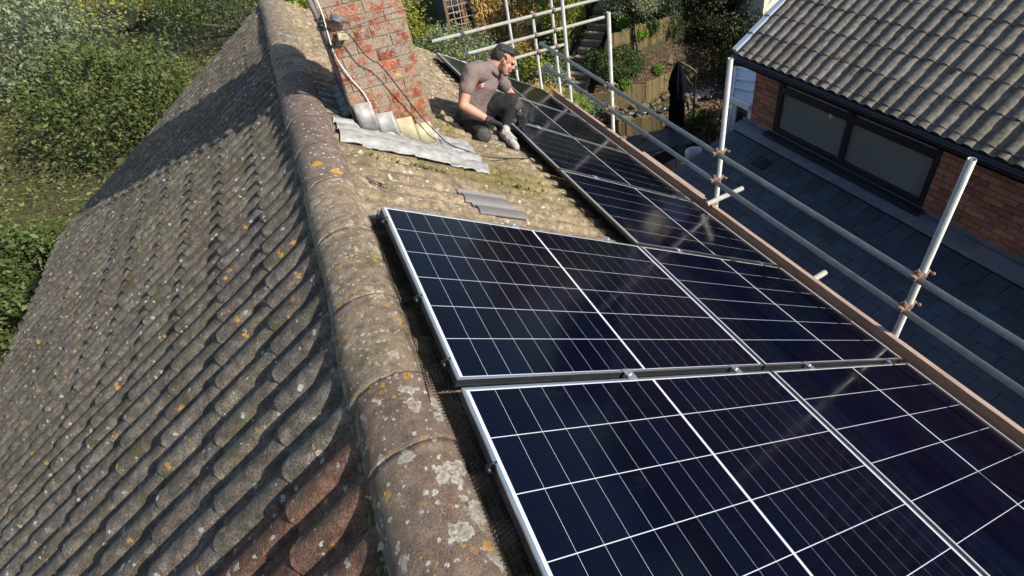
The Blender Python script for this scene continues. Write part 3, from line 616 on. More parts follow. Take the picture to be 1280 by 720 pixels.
cb = MB(); cb.tube(smooth_path([at_y(432, 36, CY0 - .012), at_y(470, 22, CY0 - .010), at_y(508, 10, CY0 - .012)]), .003, 6); put(cb.build('wire', GREYP, smooth=True), 'thin grey lashing wire drawn tight across the chimney bricks near the top', 'wire')

# ------------------------------------------------------------------ scaffold
SX = 3.12; TR = .0242
scaf = thing('scaffold', 'galvanised tube scaffold with rusty couplers and a pinkish toe board along the eaves', 'scaffold', (SX, 4.2, GZ))
def tube_part(p, q): m = MB(); m.pipe(p, q, TR); return m.build('tube', STEEL, scaf, smooth=False)
def shade_auto(o):
    for p in o.data.polygons: p.use_smooth = len(p.vertices) == 4
cup0 = None
def coupler(c, axis=1):
    global cup0
    if cup0 is None:
        m = MB(); m.tube([(0, 0, -.024), (0, 0, .024)], .034, 12); m.tube([(.050, -.024, 0), (.050, .024, 0)], .034, 12)
        m.box((.025, 0, 0), (.03, .05, .046)); m.box((-.040, .006, 0), (.025, .03, .04)); m.box((.092, 0, .006), (.025, .04, .03))
        m.tube([(-.055, .0, 0), (-.055, .055, 0)], .007, 8); m.tube([(-.055, .036, 0), (-.055, .05, 0)], .014, 6); m.tube([(.06, 0, .0), (.06, .0, .06)], .007, 8); m.tube([(.06, 0, .040), (.06, 0, .054)], .014, 6)
        cup0 = m.build('coupler', RUST, scaf, local=True, bevel=.003); o = cup0
    else: o = cup0.copy(); COL.objects.link(o)
    o.location = Vector(c) - Vector(scaf.location); o.rotation_euler = (0, 0, axis); return o
ztop = lambda px, py, X=SX: float(at_x(px, py, X)[2])
posts = [(2.217, ztop(911, 72)), (4.205, ztop(758, 14)), (5.36, .35), (.20, -.42), (-1.9, -.42)]
YG = 6.60; XL = SX - .056                                            # ledgers sit on the house side of the posts
zr1, zr2 = -1.325, -1.630
for y, zt_ in posts: shade_auto(tube_part((SX, y, GZ), (SX, y, zt_)))
shade_auto(tube_part((XL, -2.6, -1.36), (XL, 6.10, -1.30))); shade_auto(tube_part((XL, -2.6, -1.67), (XL, 6.05, -1.62)))
for y, zt_ in posts:
    for z in (zr1, zr2): coupler((SX, y, z - (.02 if y > 5 else 0) * 0), math.pi)
pz = lambda px, py, Y=YG: at_y(px, py, Y)
for (qa, qb) in (((540, 52), (770, -7)), ((580, 68), (755, 21.5)), ((598, 86), (706, 55))):
    A_, B_ = pz(*qa), pz(*qb); zz = (A_[2] + B_[2]) / 2; shade_auto(tube_part((A_[0], YG, zz), (B_[0], YG, zz)))
gz = [float((pz(540, 52)[2] + pz(740, 0)[2]) / 2), float((pz(580, 68)[2] + pz(755, 21.5)[2]) / 2), float((pz(645, 73)[2] + pz(705, 55)[2]) / 2)]
GPX = [float(pz(667, 16)[0]), float(pz(692, 14)[0])]
shade_auto(tube_part((GPX[0], YG + .056, GZ), (GPX[0], YG + .056, gz[0] + .045))); shade_auto(tube_part((GPX[1], YG + .056, GZ), (GPX[1], YG + .056, .1)))
for gx in GPX:
    for z in gz: coupler((gx, YG + .056, z), -math.pi / 2)
PB = at_y(632, 0, 7.45); shade_auto(tube_part((PB[0], 7.45, GZ), (PB[0], 7.45, .3)))
# board bearers (short tubes poking out under the toe board) and toe boards
for (px, py, qx, qy) in ((896, 250, 931, 234),):
    e = at_x(931, 234, 3.45); shade_auto(tube_part((2.98, e[1] + .02, e[2] - .03), (3.42, e[1], e[2])))
for y in (1.02,): shade_auto(tube_part((2.98, y, -2.13), (3.36, y, -2.09)))
tb = []
def toe(y0, z0, y1, z1, x, d=.2):
    m = MB(); m.bar((x, y0, z0 - d / 2), (x, y1, z1 - d / 2), .038, d, (0, 0, 1)); return m.build('toe_board', BOARD, scaf, bevel=.004)
bx_ = 3.06; toe(-2.4, -1.929, 2.30, -1.925, bx_); toe(2.305, -1.919, 5.79, -1.919, bx_); toe(2.39, -1.938, 3.51, -1.938, 3.103)
for yb in (3.9, 5.15, 2.2):
    m = MB(); zc = -1.925; m.box((bx_ + .012, yb, zc + .006), (.075, .05, .03)); m.tube([(bx_ + .04, yb, zc - .03), (bx_ + .04, yb, zc + .03)], .012, 8); m.build('board_clip', RUST, scaf, bevel=.003)

# ------------------------------------------------------------------ the man kneeling by the panels
SKIN = mat('skin', [(.3, (.42, .20, .14)), (.6, (.53, .28, .20)), (.8, (.60, .34, .25))], scale=9, rough=.55, bump=.12, bscale=140, bdist=.003)
SHIRT = mat('polo_shirt', [(.3, (.152, .116, .106)), (.7, (.198, .154, .140))], scale=14, rough=.9, bump=.35, bscale=22, bdist=.02)
TROU = mat('work_trousers', [(.3, (.012, .012, .013)), (.7, (.026, .026, .028))], scale=12, rough=.85, bump=.5, bscale=24, bdist=.02)
TROU_G = mat('dusty_knee_pad', [(.3, (.045, .044, .042)), (.7, (.10, .095, .088))], scale=16, rough=.9, bump=.5, bscale=60)
TROU_P = plain('grey_trouser_panel', (.11, .11, .108), rough=.9, bump=.3)
GLOVE = mat('black_glove', [(.3, (.014, .014, .015)), (.7, (.034, .034, .036))], scale=30, rough=.7, bump=.5, bscale=120)
HAIR = mat('dark_hair', [(.3, (.018, .017, .018)), (.7, (.05, .048, .049))], scale=50, rough=.5, bump=.9, bscale=130, stretch=(1, 1, .35))
HAIR_S = mat('short_side_hair', [(.3, (.030, .025, .023)), (.7, (.085, .066, .059))], scale=120, rough=.8, bump=.6, bscale=260)
BEARD = mat('stubble', [(.3, (.17, .095, .07)), (.7, (.30, .17, .125))], scale=160, rough=.7, bump=.3, bscale=300)
BOOT = mat('worn_grey_trainer', [(.3, (.30, .29, .26)), (.6, (.46, .45, .42)), (.8, (.58, .57, .54))], scale=18, rough=.8, bump=.5, bscale=50, layers=[dict(kind='noise', scale=10, lo=.58, hi=.7, col=(.16, .14, .11))])
SOLE = plain('dark_sole', (.05, .045, .04), rough=.8, bump=.3)
RED = plain('red_cuff', (.55, .03, .025), rough=.7)
J = {k: Vector(at_y(x, y, Y)) for k, (x, y, Y) in dict(
    pelvis=(592, 141, 3.33), waist=(594, 124, 3.32), belly=(600, 112, 3.32), chest=(604, 103, 3.32), upchest=(609, 91, 3.31), neck=(619, 81, 3.29), head=(628, 76, 3.28),
    rsh=(589, 90, 3.12), relb=(579, 132, 3.00), rwr=(610, 149.5, 2.93), lsh=(621, 95, 3.46), lelb=(638, 117, 3.50), lwr=(650, 145, 3.42),
    rhip=(584, 146, 3.24), rknee=(604, 168, 2.94), rank=(580, 163, 3.20), rtoe=(578, 157, 3.42), lhip=(599, 136, 3.42), lknee=(640, 126, 3.22), lank=(630, 163, 3.20)).items()}
man = thing('person', 'man in a grey brown polo shirt, black trousers and gloves, kneeling on the tiles', 'person', rp(1.35, 3.2, N0))
V3 = Vector
# torso
ts = MB()
xax = (J['lsh'] - J['rsh']).normalized(); up = (J['neck'] - J['pelvis']).normalized(); fwd = xax.cross(up).normalized()
if fwd.x < 0: fwd = -fwd
side_ax = up.cross(fwd).normalized(); Mt = Matrix((side_ax, fwd, up)).transposed()
spine = [('pelvis', .165, .130), ('waist', .168, .132), ('belly', .180, .142), ('chest', .192, .148), ('upchest', .168, .118)]
prev = None
for k, wd, dp in spine:
    if prev:
        for t in np.linspace(0, 1, 5): ts.ball(J[prev[0]].lerp(J[k], t) - fwd * .02, (prev[1] + (wd - prev[1]) * t, prev[2] + (dp - prev[2]) * t, .075), 18, 12, Mt)
    prev = (k, wd, dp)
ts.limb([(J['upchest'] - fwd * .01, .10), (J['neck'].lerp(J['upchest'], .22), .068)])
for s_ in ('r', 'l'): ts.limb([(J['neck'].lerp(J['upchest'], .30), .062), (J[s_ + 'sh'] + V3((0, 0, .012)), .066)])
for s_ in ('r', 'l'):
    sh = J[s_ + 'sh']; ts.limb([(J['upchest'].lerp(sh, .35) - fwd * .015, .10), (sh, .080)]); el = J[s_ + 'elb']
    ts.limb([(sh, .080), (sh.lerp(el, .35), .068), (sh.lerp(el, .50), .070)])
o = ts.build('polo_shirt', SHIRT, man, remesh=.009, sm=5, wrinkle=(.12, .024))
cl = MB()
nk = J['neck'].lerp(J['upchest'], .12); hd = (V3((1.45, 3.27, -.31)) - J['upchest']).normalized(); a1 = hd.orthogonal().normalized(); a2 = hd.cross(a1)
ring = [nk + (a1 * math.cos(w) + a2 * math.sin(w)) * .076 + hd * (.012 + .006 * math.sin(w * 2)) for w in np.linspace(0, 2 * math.pi, 25)]
ring2 = [nk + (a1 * math.cos(w) + a2 * math.sin(w)) * .100 - hd * .030 for w in np.linspace(0, 2 * math.pi, 25)]
for k in range(24): cl.poly([ring[k], ring2[k], ring2[k + 1], ring[k + 1]])
o = cl.build('collar', SHIRT, man, smooth=True, weld=True); sd = o.modifiers.new('s', 'SOLIDIFY'); sd.thickness = .006
# logos on the chest: a small red and white mark, and a pale blue one
def surf_patch(mb, c, du, dv, w, h):
    c = V3(c); mb.poly([c - du * w / 2 - dv * h / 2, c + du * w / 2 - dv * h / 2, c + du * w / 2 + dv * h / 2, c - du * w / 2 + dv * h / 2])
# legs
def rotm(z, x=None):
    z = z.normalized(); x = (x if x is not None else z.orthogonal()); x = (x - z * x.dot(z)).normalized(); return Matrix((x, z.cross(x), z)).transposed()
tr = MB()
tr.ball(J['pelvis'] - fwd * .02, (.165, .125, .10), 18, 12, Mt); tr.ball(J['waist'].lerp(J['pelvis'], .55) - fwd * .02, (.152, .115, .08), 18, 12, Mt)
tr.limb([(J['rhip'], .104), (J['rhip'].lerp(J['rknee'], .5), .092), (J['rknee'], .076)]); tr.limb([(J['rknee'], .066), (J['rknee'].lerp(J['rank'], .4), .066), (J['rank'], .048)])
tr.limb([(J['lhip'], .108), (J['lhip'].lerp(J['lknee'], .5), .098), (J['lknee'], .076)]); tr.limb([(J['lknee'], .066), (J['lknee'].lerp(J['lank'], .35), .064), (J['lank'], .048)])
tr.build('trousers', TROU, man, remesh=.009, sm=5, wrinkle=(.09, .020))
vdir = CAM - np.array(J['rknee']); vd = V3(vdir).normalized()
kp = MB(); kp.ball(J['rknee'] + vd * .018 - V3((0, 0, .006)), (.072, .072, .070), 16, 10); kp.build('knee_pad', TROU_G, man, remesh=.008, sm=4, wrinkle=(.03, .01))
kp = MB(); kd = V3((.75, -.55, -.15)); kp.ball(J['lknee'] + kd * .030 - V3((0, 0, .03)), (.062, .062, .076), 16, 10); kp.build('knee_pad', TROU_G, man, remesh=.008, sm=4, wrinkle=(.03, .01))
pkt = MB(); c = J['rhip'].lerp(J['waist'], .3) + V3((-.06, -.05, -.02)); pkt.ball(c, (.06, .05, .085), 12, 10); pkt.build('tool_pouch', TROU, man, remesh=.009, sm=4, wrinkle=(.03, .02))
# boots
def boot(ank, toe, mname):
    d = (toe - ank); b = MB(); n = V3(rp(0, 0, 1)); 
    b.limb([(ank + d * -.10, .040), (ank + d * .35, .045), (ank + d * .75, .042), (ank + d * 1.0, .034)]); b.limb([(ank + n * .04, .045), (ank + d * .1, .046)])
    return b, d, n
LT = V3(rpx(645, 183.5, N0 + .055)); LA = V3(rpx(630, 167, N0 + .075))
b, d, n = boot(LA, LT, ''); b.build('shoe', BOOT, man, remesh=.007, sm=4, wrinkle=(.03, .008))
s = MB(); s.limb([(LA - d * .15 - n * .035, .036), (LA + d * .5 - n * .036, .040), (LT - n * .022, .034)]); s.build('sole', SOLE, man, remesh=.007, sm=4)
RT = J['rtoe']; b, d, n = boot(J['rank'], RT, ''); b.build('shoe', BOOT, man, remesh=.007, sm=4)
lc = MB()
for k in range(5): c = LA.lerp(LT, .20 + k * .13) + n * .050; x_ = d.cross(n).normalized(); lc.tube([c - x_ * .022, c + n * .004, c + x_ * .022], .004, 6)
lc.build('lace', plain('lace', (.5, .5, .48), rough=.8), man)
# arms and head: one continuous skin mesh
bd = MB()
for s_ in ('r', 'l'):
    sh, el, wr = J[s_ + 'sh'], J[s_ + 'elb'], J[s_ + 'wr']; bd.limb([(sh, .052), (sh.lerp(el, .45), .050), (el, .040)]); bd.limb([(el, .041), (el.lerp(wr, .28), .044), (wr, .029)])
# head frame: looking to the right of the photo and down, turned a little to the camera
FW = V3((.711, -.35, -.61)).normalized(); UPH = V3((.612, -.118, .782)); UPH = (UPH - FW * UPH.dot(FW)).normalized(); SD = FW.cross(UPH).normalized()
HC = V3((1.470, 3.269, -.300)); HS = 1.07; H = lambda f_, s2, u_: HC + (FW * f_ + SD * s2 + UPH * u_) * HS; MH = Matrix((SD, FW, UPH)).transposed()
bd.limb([(J['upchest'], .07), (J['neck'], .066), (HC - UPH * .035 - FW * .02, .064)])
bd.ball(H(-.012, 0, .028), (.078, .098, .092), 20, 14, MH); bd.ball(H(.034, 0, -.030), (.062, .060, .078), 18, 12, MH); bd.ball(H(.052, 0, -.080), (.044, .038, .032), 14, 10, MH)
bd.limb([(H(.082, 0, .012), .011), (H(.096, 0, -.010), .011), (H(.106, 0, -.022), .0115)]); bd.ball(H(.095, .010, -.026), .0095, 10, 8); bd.ball(H(.095, -.010, -.026), .0095, 10, 8)
for s2 in (-1, 1):
    bd.limb([(H(.074, s2 * .046, .024), .012), (H(.086, s2 * .016, .022), .013)]); bd.ball(H(.055, s2 * .044, -.022), (.020, .026, .020), 12, 8, MH); bd.limb([(H(.03, s2 * .056, -.062), .018), (H(.066, s2 * .026, -.086), .019)])
    bd.ball(H(.004, s2 * .085, -.004), (.013, .016, .026), 12, 10, MH); bd.ball(H(.004, s2 * .080, -.026), (.009, .010, .012), 10, 8, MH); bd.ball(H(.030, s2 * .046, -.050), (.026, .04, .040), 12, 8, MH)
bd.limb([(H(.086, .020, -.055), .008), (H(.094, 0, -.053), .010), (H(.086, -.020, -.055), .008)]); bd.limb([(H(.084, .016, -.064), .008), (H(.091, 0, -.064), .010), (H(.084, -.016, -.064), .008)])
bd.build('body', SKIN, man, remesh=.0055, sm=4)
ey = MB()
for s2 in (-1, 1): ey.ball(H(.077, s2 * .031, .005), (.013, .007, .006), 10, 8, MH)
ey.build('eye', plain('eye_dark', (.03, .022, .018), rough=.2), man, smooth=True)
eb = MB()
for s2 in (-1, 1): eb.tube([H(.086, s2 * .016, .025), H(.087, s2 * .032, .031), H(.074, s2 * .052, .024)], [.004, .005, .003], 6)
eb.tube([H(.099, .016, -.059), H(.1025, 0, -.0585), H(.099, -.016, -.059)], .0025, 5); eb.build('eyebrow', HAIR, man, smooth=True)
be = MB()
for s2 in (-1, 1): be.limb([(H(.022, s2 * .066, -.022), .012), (H(.022, s2 * .062, -.058), .018), (H(.048, s2 * .046, -.084), .023), (H(.070, 0, -.098), .024)])
be.limb([(H(.082, .030, -.060), .010), (H(.087, .026, -.044), .009), (H(.0935, 0, -.040), .010), (H(.087, -.026, -.044), .009), (H(.082, -.030, -.060), .010)]); be.limb([(H(.070, .02, -.085), .018), (H(.078, 0, -.088), .020), (H(.070, -.02, -.085), .018)])
be.build('beard', BEARD, man, remesh=.005, sm=3)
hs = MB(); hs.ball(H(-.046, 0, .030), (.0815, .073, .083), 20, 14, MH)
for s2 in (-1, 1): hs.limb([(H(-.006, s2 * .070, .040), .012), (H(.010, s2 * .072, .022), .008), (H(.014, s2 * .074, .006), .005)]); hs.limb([(H(-.075, 0, -.015), .042), (H(-.062, 0, -.055), .036)])
hs.build('short_hair', HAIR_S, man, remesh=.006, sm=4, wrinkle=(.012, .004))
ht = MB(); ht.ball(H(-.026, 0, .068), (.068 * HS, .082 * HS, .046 * HS), 18, 12, MH)
for k in range(8):
    s2 = (k - 3.5) * .0155; hh = -.0016 * (k - 3.5) ** 2; ht.limb([(H(-.06, s2, .092 + hh), .020), (H(.015, s2, .106 + hh), .018), (H(.042, s2 * .95, .098 + hh), .011), (H(.066, s2 * .8 + .006, .096 + hh + .006 * (k % 2)), .004)])
ht.build('hair', HAIR, man, remesh=.006, sm=3, wrinkle=(.018, .005))
hg = random.Random(5); hm = MB()
for k in range(230):
    s2 = hg.uniform(-.064, .064); hh = -9. * s2 * s2 * .75; f0 = hg.uniform(-.085, .006); l_ = hg.uniform(.05, .075)
    up_ = lambda f_: .112 + hh - 5.2 * max(0, abs(f_ - .005) - .02) ** 2 * (1.0 if f_ > 0 else 1.2)
    e_ = hg.uniform(.002, .009); hm.tube([H(f0, s2, up_(f0) + .002), H(f0 + l_ * .5, s2 + hg.uniform(-.006, .010), up_(f0 + l_ * .5) + e_ * .7), H(f0 + l_, s2 + hg.uniform(-.006, .014), up_(f0 + l_) + e_ * hg.uniform(-.2, 1))], [.0032, .0030, .0010], 4)
hm.build('hair_strands', HAIR, man, smooth=True)
# gloved hands
def hand(name, wr, palm_dir, spread, curl_dir, curl, thumb_side, s=1.0):
    pd_ = palm_dir.normalized(); sp = (spread - pd_ * spread.dot(pd_)).normalized(); cd_ = curl_dir.normalized(); m = MB()
    m.limb([(wr - pd_ * .03, .034 * s), (wr + pd_ * .01, .032 * s)])
    for k in range(4): m.limb([(wr + pd_ * .015 + sp * (k - 1.5) * .012, .020 * s), (wr + pd_ * .080 * s + sp * (k - 1.5) * .021 * s, .0155 * s)])
    for k, ln in enumerate((.066, .076, .072, .056)):
        b0 = wr + pd_ * .084 * s + sp * (k - 1.5) * .0225 * s; c1 = curl * (.9 + .08 * k)
        d1 = (pd_ * math.cos(c1) + cd_ * math.sin(c1)).normalized(); d2 = (pd_ * math.cos(2.0 * c1) + cd_ * math.sin(2.0 * c1)).normalized()
        b1 = b0 + d1 * ln * .48 * s; b2 = b1 + d2 * ln * .42 * s; m.limb([(b0, .0125 * s), (b1, .0115 * s), (b2, .0095 * s)])
    t0 = wr + pd_ * .03 + sp * thumb_side * .030; t1 = t0 + (sp * thumb_side * .7 + pd_ * .6 + cd_ * .25).normalized() * .042 * s; t2 = t1 + (pd_ * .9 + cd_ * .5).normalized() * .032 * s
    m.limb([(t0, .017 * s), (t1, .0135 * s), (t2, .011 * s)]); return m.build(name, GLOVE, man, remesh=.0048, sm=3, wrinkle=(.02, .003))
rd = (V3(at_y(628, 157, 2.88)) - J['rwr'])
hand('glove', J['rwr'] + rd.normalized() * .02, rd, V3((.1, .7, -.4)), V3((-.25, .15, -.85)), 1.05, 1, 1.10)
ld = V3(rpx(660, 166, .02)) - J['lwr']; hand('glove', J['lwr'] + ld.normalized() * .02, ld, V3((.3, -.8, .2)), V3((.2, .1, -.9)), .22, -1, 1.05)
rc = MB(); e_ = (J['rwr'] - J['relb']).normalized(); c = J['rwr'] + e_ * .004; rc.tube([c - e_ * .012, c - e_ * .004], .0355, 16); rc.build('cuff', RED, man, smooth=True)
wt = MB(); e_ = (J['lwr'] - J['lelb']).normalized(); c = J['lwr'] - e_ * .035; wt.tube([c - e_ * .011, c + e_ * .011], .0345, 16); vv_ = (V3(CAM) - c).normalized(); vv_ = (vv_ - e_ * vv_.dot(e_)).normalized()
wt.tube([c + vv_ * .030, c + vv_ * .044], .021, 16); wt.build('watch', plain('watch', (.03, .04, .07), rough=.25), man, smooth=False)
# chest logos set on the shirt surface by projecting towards the spine
from mathutils.bvhtree import BVHTree
sh_o = [o_ for o_ in man.children if o_.name.startswith('polo_shirt')][0]
bvh = BVHTree.FromPolygons([v.co for v in sh_o.data.vertices], [p.vertices[:] for p in sh_o.data.polygons]); org = origin(man)
def logo(name, px, py, shapes, m):
    d = V3(_ray(px, py)); hitp, nrm, _, _ = bvh.ray_cast(V3(CAM) - org, d)
    if hitp is None: return
    mb = MB(); uu = V3((ROT[0][0], ROT[0][1], ROT[0][2])); uu = (uu - nrm * uu.dot(nrm)).normalized(); vv2 = nrm.cross(uu).normalized()
    for sh in shapes:
        pts = []
        for (a_, b_) in [(1.35 * a0_, 1.35 * b0_) for a0_, b0_ in sh]:
            q = hitp + uu * a_ + vv2 * b_; h2, n2, _, _ = bvh.ray_cast(q + nrm * .05, -nrm); pts.append((h2 if h2 is not None else q) + nrm * .003 + org)
        mb.poly(pts)
    mb.build(name, m, man)
logo('chest_logo', 601, 107.5, [[(-.022, -.008), (-.004, -.014), (.002, .006), (-.014, .014)]], plain('logo_red', (.62, .03, .04), rough=.6))
logo('chest_logo', 601, 107.5, [[(.000, .006), (.024, .012), (.026, .017), (.004, .012)], [(.002, -.006), (.020, -.002), (.021, .003), (.004, 0)]], plain('logo_white', (.75, .73, .72), rough=.6))
logo('chest_badge', 622, 104.5, [[(-.022, -.012), (.014, -.002), (.022, .014), (-.010, .006)]], plain('logo_blue', (.42, .47, .62), rough=.6))

# ------------------------------------------------------------------ ground
W1 = [(4.6, 11.9), (5.7, 11.5), (7.22, 11.07), (8.71, 10.47), (9.6, 10.3), (11.5, 10.2)]               # low wall behind the patio, top -6.0
W2 = [(6.75, 12.1), (7.6, 11.7), (8.6, 11.52), (9.41, 11.70), (10.6, 11.9), (11.9, 11.85), (12.6, 11.6)]   # top -5.3
W3 = [(8.13, 12.50), (8.71, 12.50), (9.13, 12.46), (9.79, 12.42), (10.39, 12.50), (11.07, 12.72), (11.9, 13.1)]   # top -4.0
def yline(poly, x): return np.interp(x, [p[0] for p in poly], [p[1] for p in poly])
S0 = np.array([6.62, 12.35, -5.45]); S1 = np.array([8.95, 14.05, -3.70])                  # garden steps, bottom and top
SDX = (S1 - S0)[:2]; SLEN = float(np.hypot(*SDX)); SU = SDX / SLEN
def ground(x, y):
    x = np.asarray(x, float); y = np.asarray(y, float)
    left = np.interp(y, [9.3, 12, 14, 17, 24, 60, 400], [GZ, -5.45, -4.75, -4.1, -3.2, -2.6, -2.6])
    y1, y2 = yline(W1, x), yline(W2, x); y3 = np.maximum(yline(W3, x), y2 + .55)
    sm = lambda d: np.clip(d / .06 + .5, 0, 1)
    z = GZ + sm(y - y1) * .52 + sm(y - y2) * .62
    z = z + np.clip((y - y2) / (y3 - y2 + 1e-6), 0, 1) * .72 + sm(y - y3) * .62 + np.clip(y - y3, 0, 9) * .14
    k = np.clip((x - 6.2) / .7, 0, 1); g = left * (1 - k) + z * k
    along = (x - S0[0]) * SU[0] + (y - S0[1]) * SU[1]; perp = -(x - S0[0]) * SU[1] + (y - S0[1]) * SU[0]
    st = S0[2] - .16 + np.clip(along / SLEN, -.2, 1.1) * (S1[2] - S0[2]); m = np.clip((.62 - np.abs(perp)) / .12, 0, 1) * ((along > -.3) & (along < SLEN + .3))
    g = g * (1 - m) + np.minimum(g, st) * m
    lf = np.clip((perp - .55) / .25, 0, 1) * ((along > -.5) & (along < SLEN + 1)) * (x < 9)
    g = g * (1 - lf) + (S0[2] + .1 + np.clip(along / SLEN, 0, 1) * (S1[2] - S0[2])) * lf
    hz_ = np.clip((np.hypot(x - 5, y - 8) - 40) / 60, 0, 1); return g * (1 - hz_) + (-3.2) * hz_ * (y > 0) + GZ * hz_ * (y <= 0)
SOIL = mat('garden_soil', [(.3, (.03, .035, .012)), (.5, (.06, .055, .025)), (.7, (.055, .08, .022))], scale=3, detail=10, bump=.9, bscale=25, bdist=.04)
def sheet(name, x0, x1, y0, y1, d, material, lift=0., fn=ground, parent=None):
    xs = np.arange(x0, x1 + d / 2, d); ys = np.arange(y0, y1 + d / 2, d); X, Y = np.meshgrid(xs, ys, indexing='ij'); Z = fn(X, Y) + lift; n, m = X.shape
    ix = np.arange(n * m).reshape(n, m); q = np.stack([ix[:-1, :-1], ix[1:, :-1], ix[1:, 1:], ix[:-1, 1:]], -1).reshape(-1, 4)
    return np_mesh(name, np.stack([X, Y, Z], -1).reshape(-1, 3), q, material)
put(sheet('ground', -14, 22, -16, 30, .09, SOIL), kind='structure')
far = MB()
for (a, b, c, d) in ((-600, -14, -600, 600), (22, 600, -600, 600), (-14, 22, -600, -16), (-14, 22, 30, 600)): far.poly([(a, c, GZ - .05 if c < 0 else GZ - .06), (b, c, GZ - .05), (b, d, GZ - .05), (a, d, GZ - .05)])
LAWN = mat('lawn', [(.3, (.035, .06, .015)), (.7, (.07, .105, .03))], scale=2, detail=10, bump=.6, bscale=60)
fo = far.build('far_ground', LAWN); put(fo, kind='structure')
# patio of sandstone flags
PAVE = mat('patio_paving', [(.3, (.24, .205, .17)), (.7, (.40, .355, .30))], scale=5, detail=9, bump=.4, bscale=50, tint=True)
pv_ = MB(); r_ = random.Random(4); x = 3.4; GR = plain('joint', (.10, .09, .08), rough=.9)
while x < 9.6:
    y = 4.0; wx = .6
    while y < 11.9:
        ly = r_.choice((.45, .6, .9))
        if y + ly / 2 < yline(W1, x + .3) - .15:
            t = r_.uniform(.8, 1.15); pv_.tint = (t, t * r_.uniform(.95, 1.03), t * r_.uniform(.9, 1.05)); pv_.box((x + wx / 2, y + ly / 2, GZ + .014 + r_.uniform(-.002, .002)), (wx - .012, ly - .012, .03))
        y += ly
    x += wx
pv_.tint = (1, 1, 1)
put(pv_.build('patio', PAVE), kind='structure')
put(sheet('lawn', -13.9, -3.8, -15, 9.2, .5, LAWN, .03, lambda x, y: np.full(np.shape(x), GZ)), kind='structure')

# ------------------------------------------------------------------ plants
def leaves(name, P, size, material, parent=None, flat=0., aspect=.5, rnd=None, jit=.4, droop=0.):
    r = rnd or rng; P = np.asarray(P); n = len(P); d = r.normal(size=(n, 3)); d[:, 2] = d[:, 2] * (1 - flat) - droop; d /= np.linalg.norm(d, axis=1)[:, None]
    e = r.normal(size=(n, 3)); e = np.cross(d, e); e /= np.linalg.norm(e, axis=1)[:, None] + 1e-9
    if flat > .8: e[:, 2] *= .3
    s = size * (1 + jit * r.uniform(-1, 1, n))[:, None]; a = P - d * s * .5; b = P + e * s * aspect * .5 + d * s * .08; c = P + d * s * .5; f = P - e * s * aspect * .5 + d * s * .08
    V = np.stack([a, b, c, f], 1).reshape(-1, 3); Q = np.arange(4 * n).reshape(n, 4)
    return np_mesh(name, V, Q, material, parent, smooth=False)
def crown_pts(c, r, n, clumps=40, spread=.22, shell=.55, seed=0, bottom=-1.):
    g = np.random.default_rng(seed); d = g.normal(size=(clumps * 3, 3)); d /= np.linalg.norm(d, axis=1)[:, None]; d = d[d[:, 2] > bottom][:clumps]
    cc = d * (shell + (1 - shell) * g.random(len(d)) ** .5)[:, None] * g.uniform(.8, 1.08, len(d))[:, None]; k = g.integers(0, len(cc), n)
    p = cc[k] + g.normal(size=(n, 3)) * spread * g.uniform(.5, 1.2, len(cc))[k][:, None]
    return np.array(c) + p * np.array(r)
BARK = mat('bark', [(.3, (.06, .045, .03)), (.7, (.16, .125, .085))], scale=14, bump=.8, bscale=40, stretch=(1, 1, .3))
LF = dict(yew=leafm('leaf_dark_green', (.028, .05, .014), (.085, .12, .035)), hedge=leafm('leaf_hedge', (.010, .018, .006), (.030, .042, .014), .15), grey=leafm('leaf_grey_green', (.085, .115, .06), (.20, .24, .14)), lime=leafm('leaf_yellow_green', (.12, .15, .015), (.32, .33, .045)),
          vari=leafm('leaf_variegated', (.07, .11, .05), (.30, .32, .20)), fresh=leafm('leaf_fresh_green', (.07, .15, .015), (.20, .32, .04)), mid=leafm('leaf_mid_green', (.035, .06, .014), (.11, .14, .04)),
          dry=leafm('leaf_dry_straw', (.30, .20, .06), (.60, .45, .18), .3), brown=leafm('leaf_dead_brown', (.08, .048, .028), (.24, .155, .095), .1), blue=leafm('leaf_blue_green', (.05, .10, .06), (.12, .19, .12)), red=leafm('petal_red', (.40, .02, .03), (.6, .06, .06), .2), orange=leafm('petal_orange', (.55, .18, .02), (.65, .30, .04), .2))
def twigs(base, pts, r, n, seed):
    m = MB(); g = random.Random(seed)
    for _ in range(n):
        p = Vector(pts[g.randrange(len(pts))]); b = Vector(base) + Vector((g.uniform(-.06, .06), g.uniform(-.06, .06), 0)); mid = b.lerp(p, .5) + Vector((g.uniform(-.1, .1), g.uniform(-.1, .1), .1)); m.tube([b, mid, p], [r, r * .6, r * .2], 5)
    return m
def bush(label, c, r, n, leaf, size, seed, name='shrub', cat='shrub', group=None, clumps=40, spread=.22, shell=.6, stems=14, two=None, bottom=-.6, aspect=.5, flat=0.):
    c = np.array(c, float); t = thing(name, label, cat, (c[0], c[1], c[2]), group); cc = c + np.array([0, 0, r[2] * .85]); P = crown_pts(cc, r, n, clumps, spread, shell, seed, bottom); P[:, 2] = np.maximum(P[:, 2], c[2] + .01)
    leaves('foliage', P, size, LF[leaf], t, aspect=aspect, rnd=np.random.default_rng(seed), flat=flat)
    if two: P2 = crown_pts(cc, np.array(r) * 1.02, two[1], clumps, spread, shell, seed, bottom); leaves('flowers' if two[0] in ('red', 'orange') else 'young_foliage', P2, two[2], LF[two[0]], t, rnd=np.random.default_rng(seed + 1))
    twigs(c, P[: 400], max(.008, r[0] * .025), stems, seed).build('stems', BARK, t, smooth=True); return t
G = lambda x, y: (x, y, float(ground(x, y)))
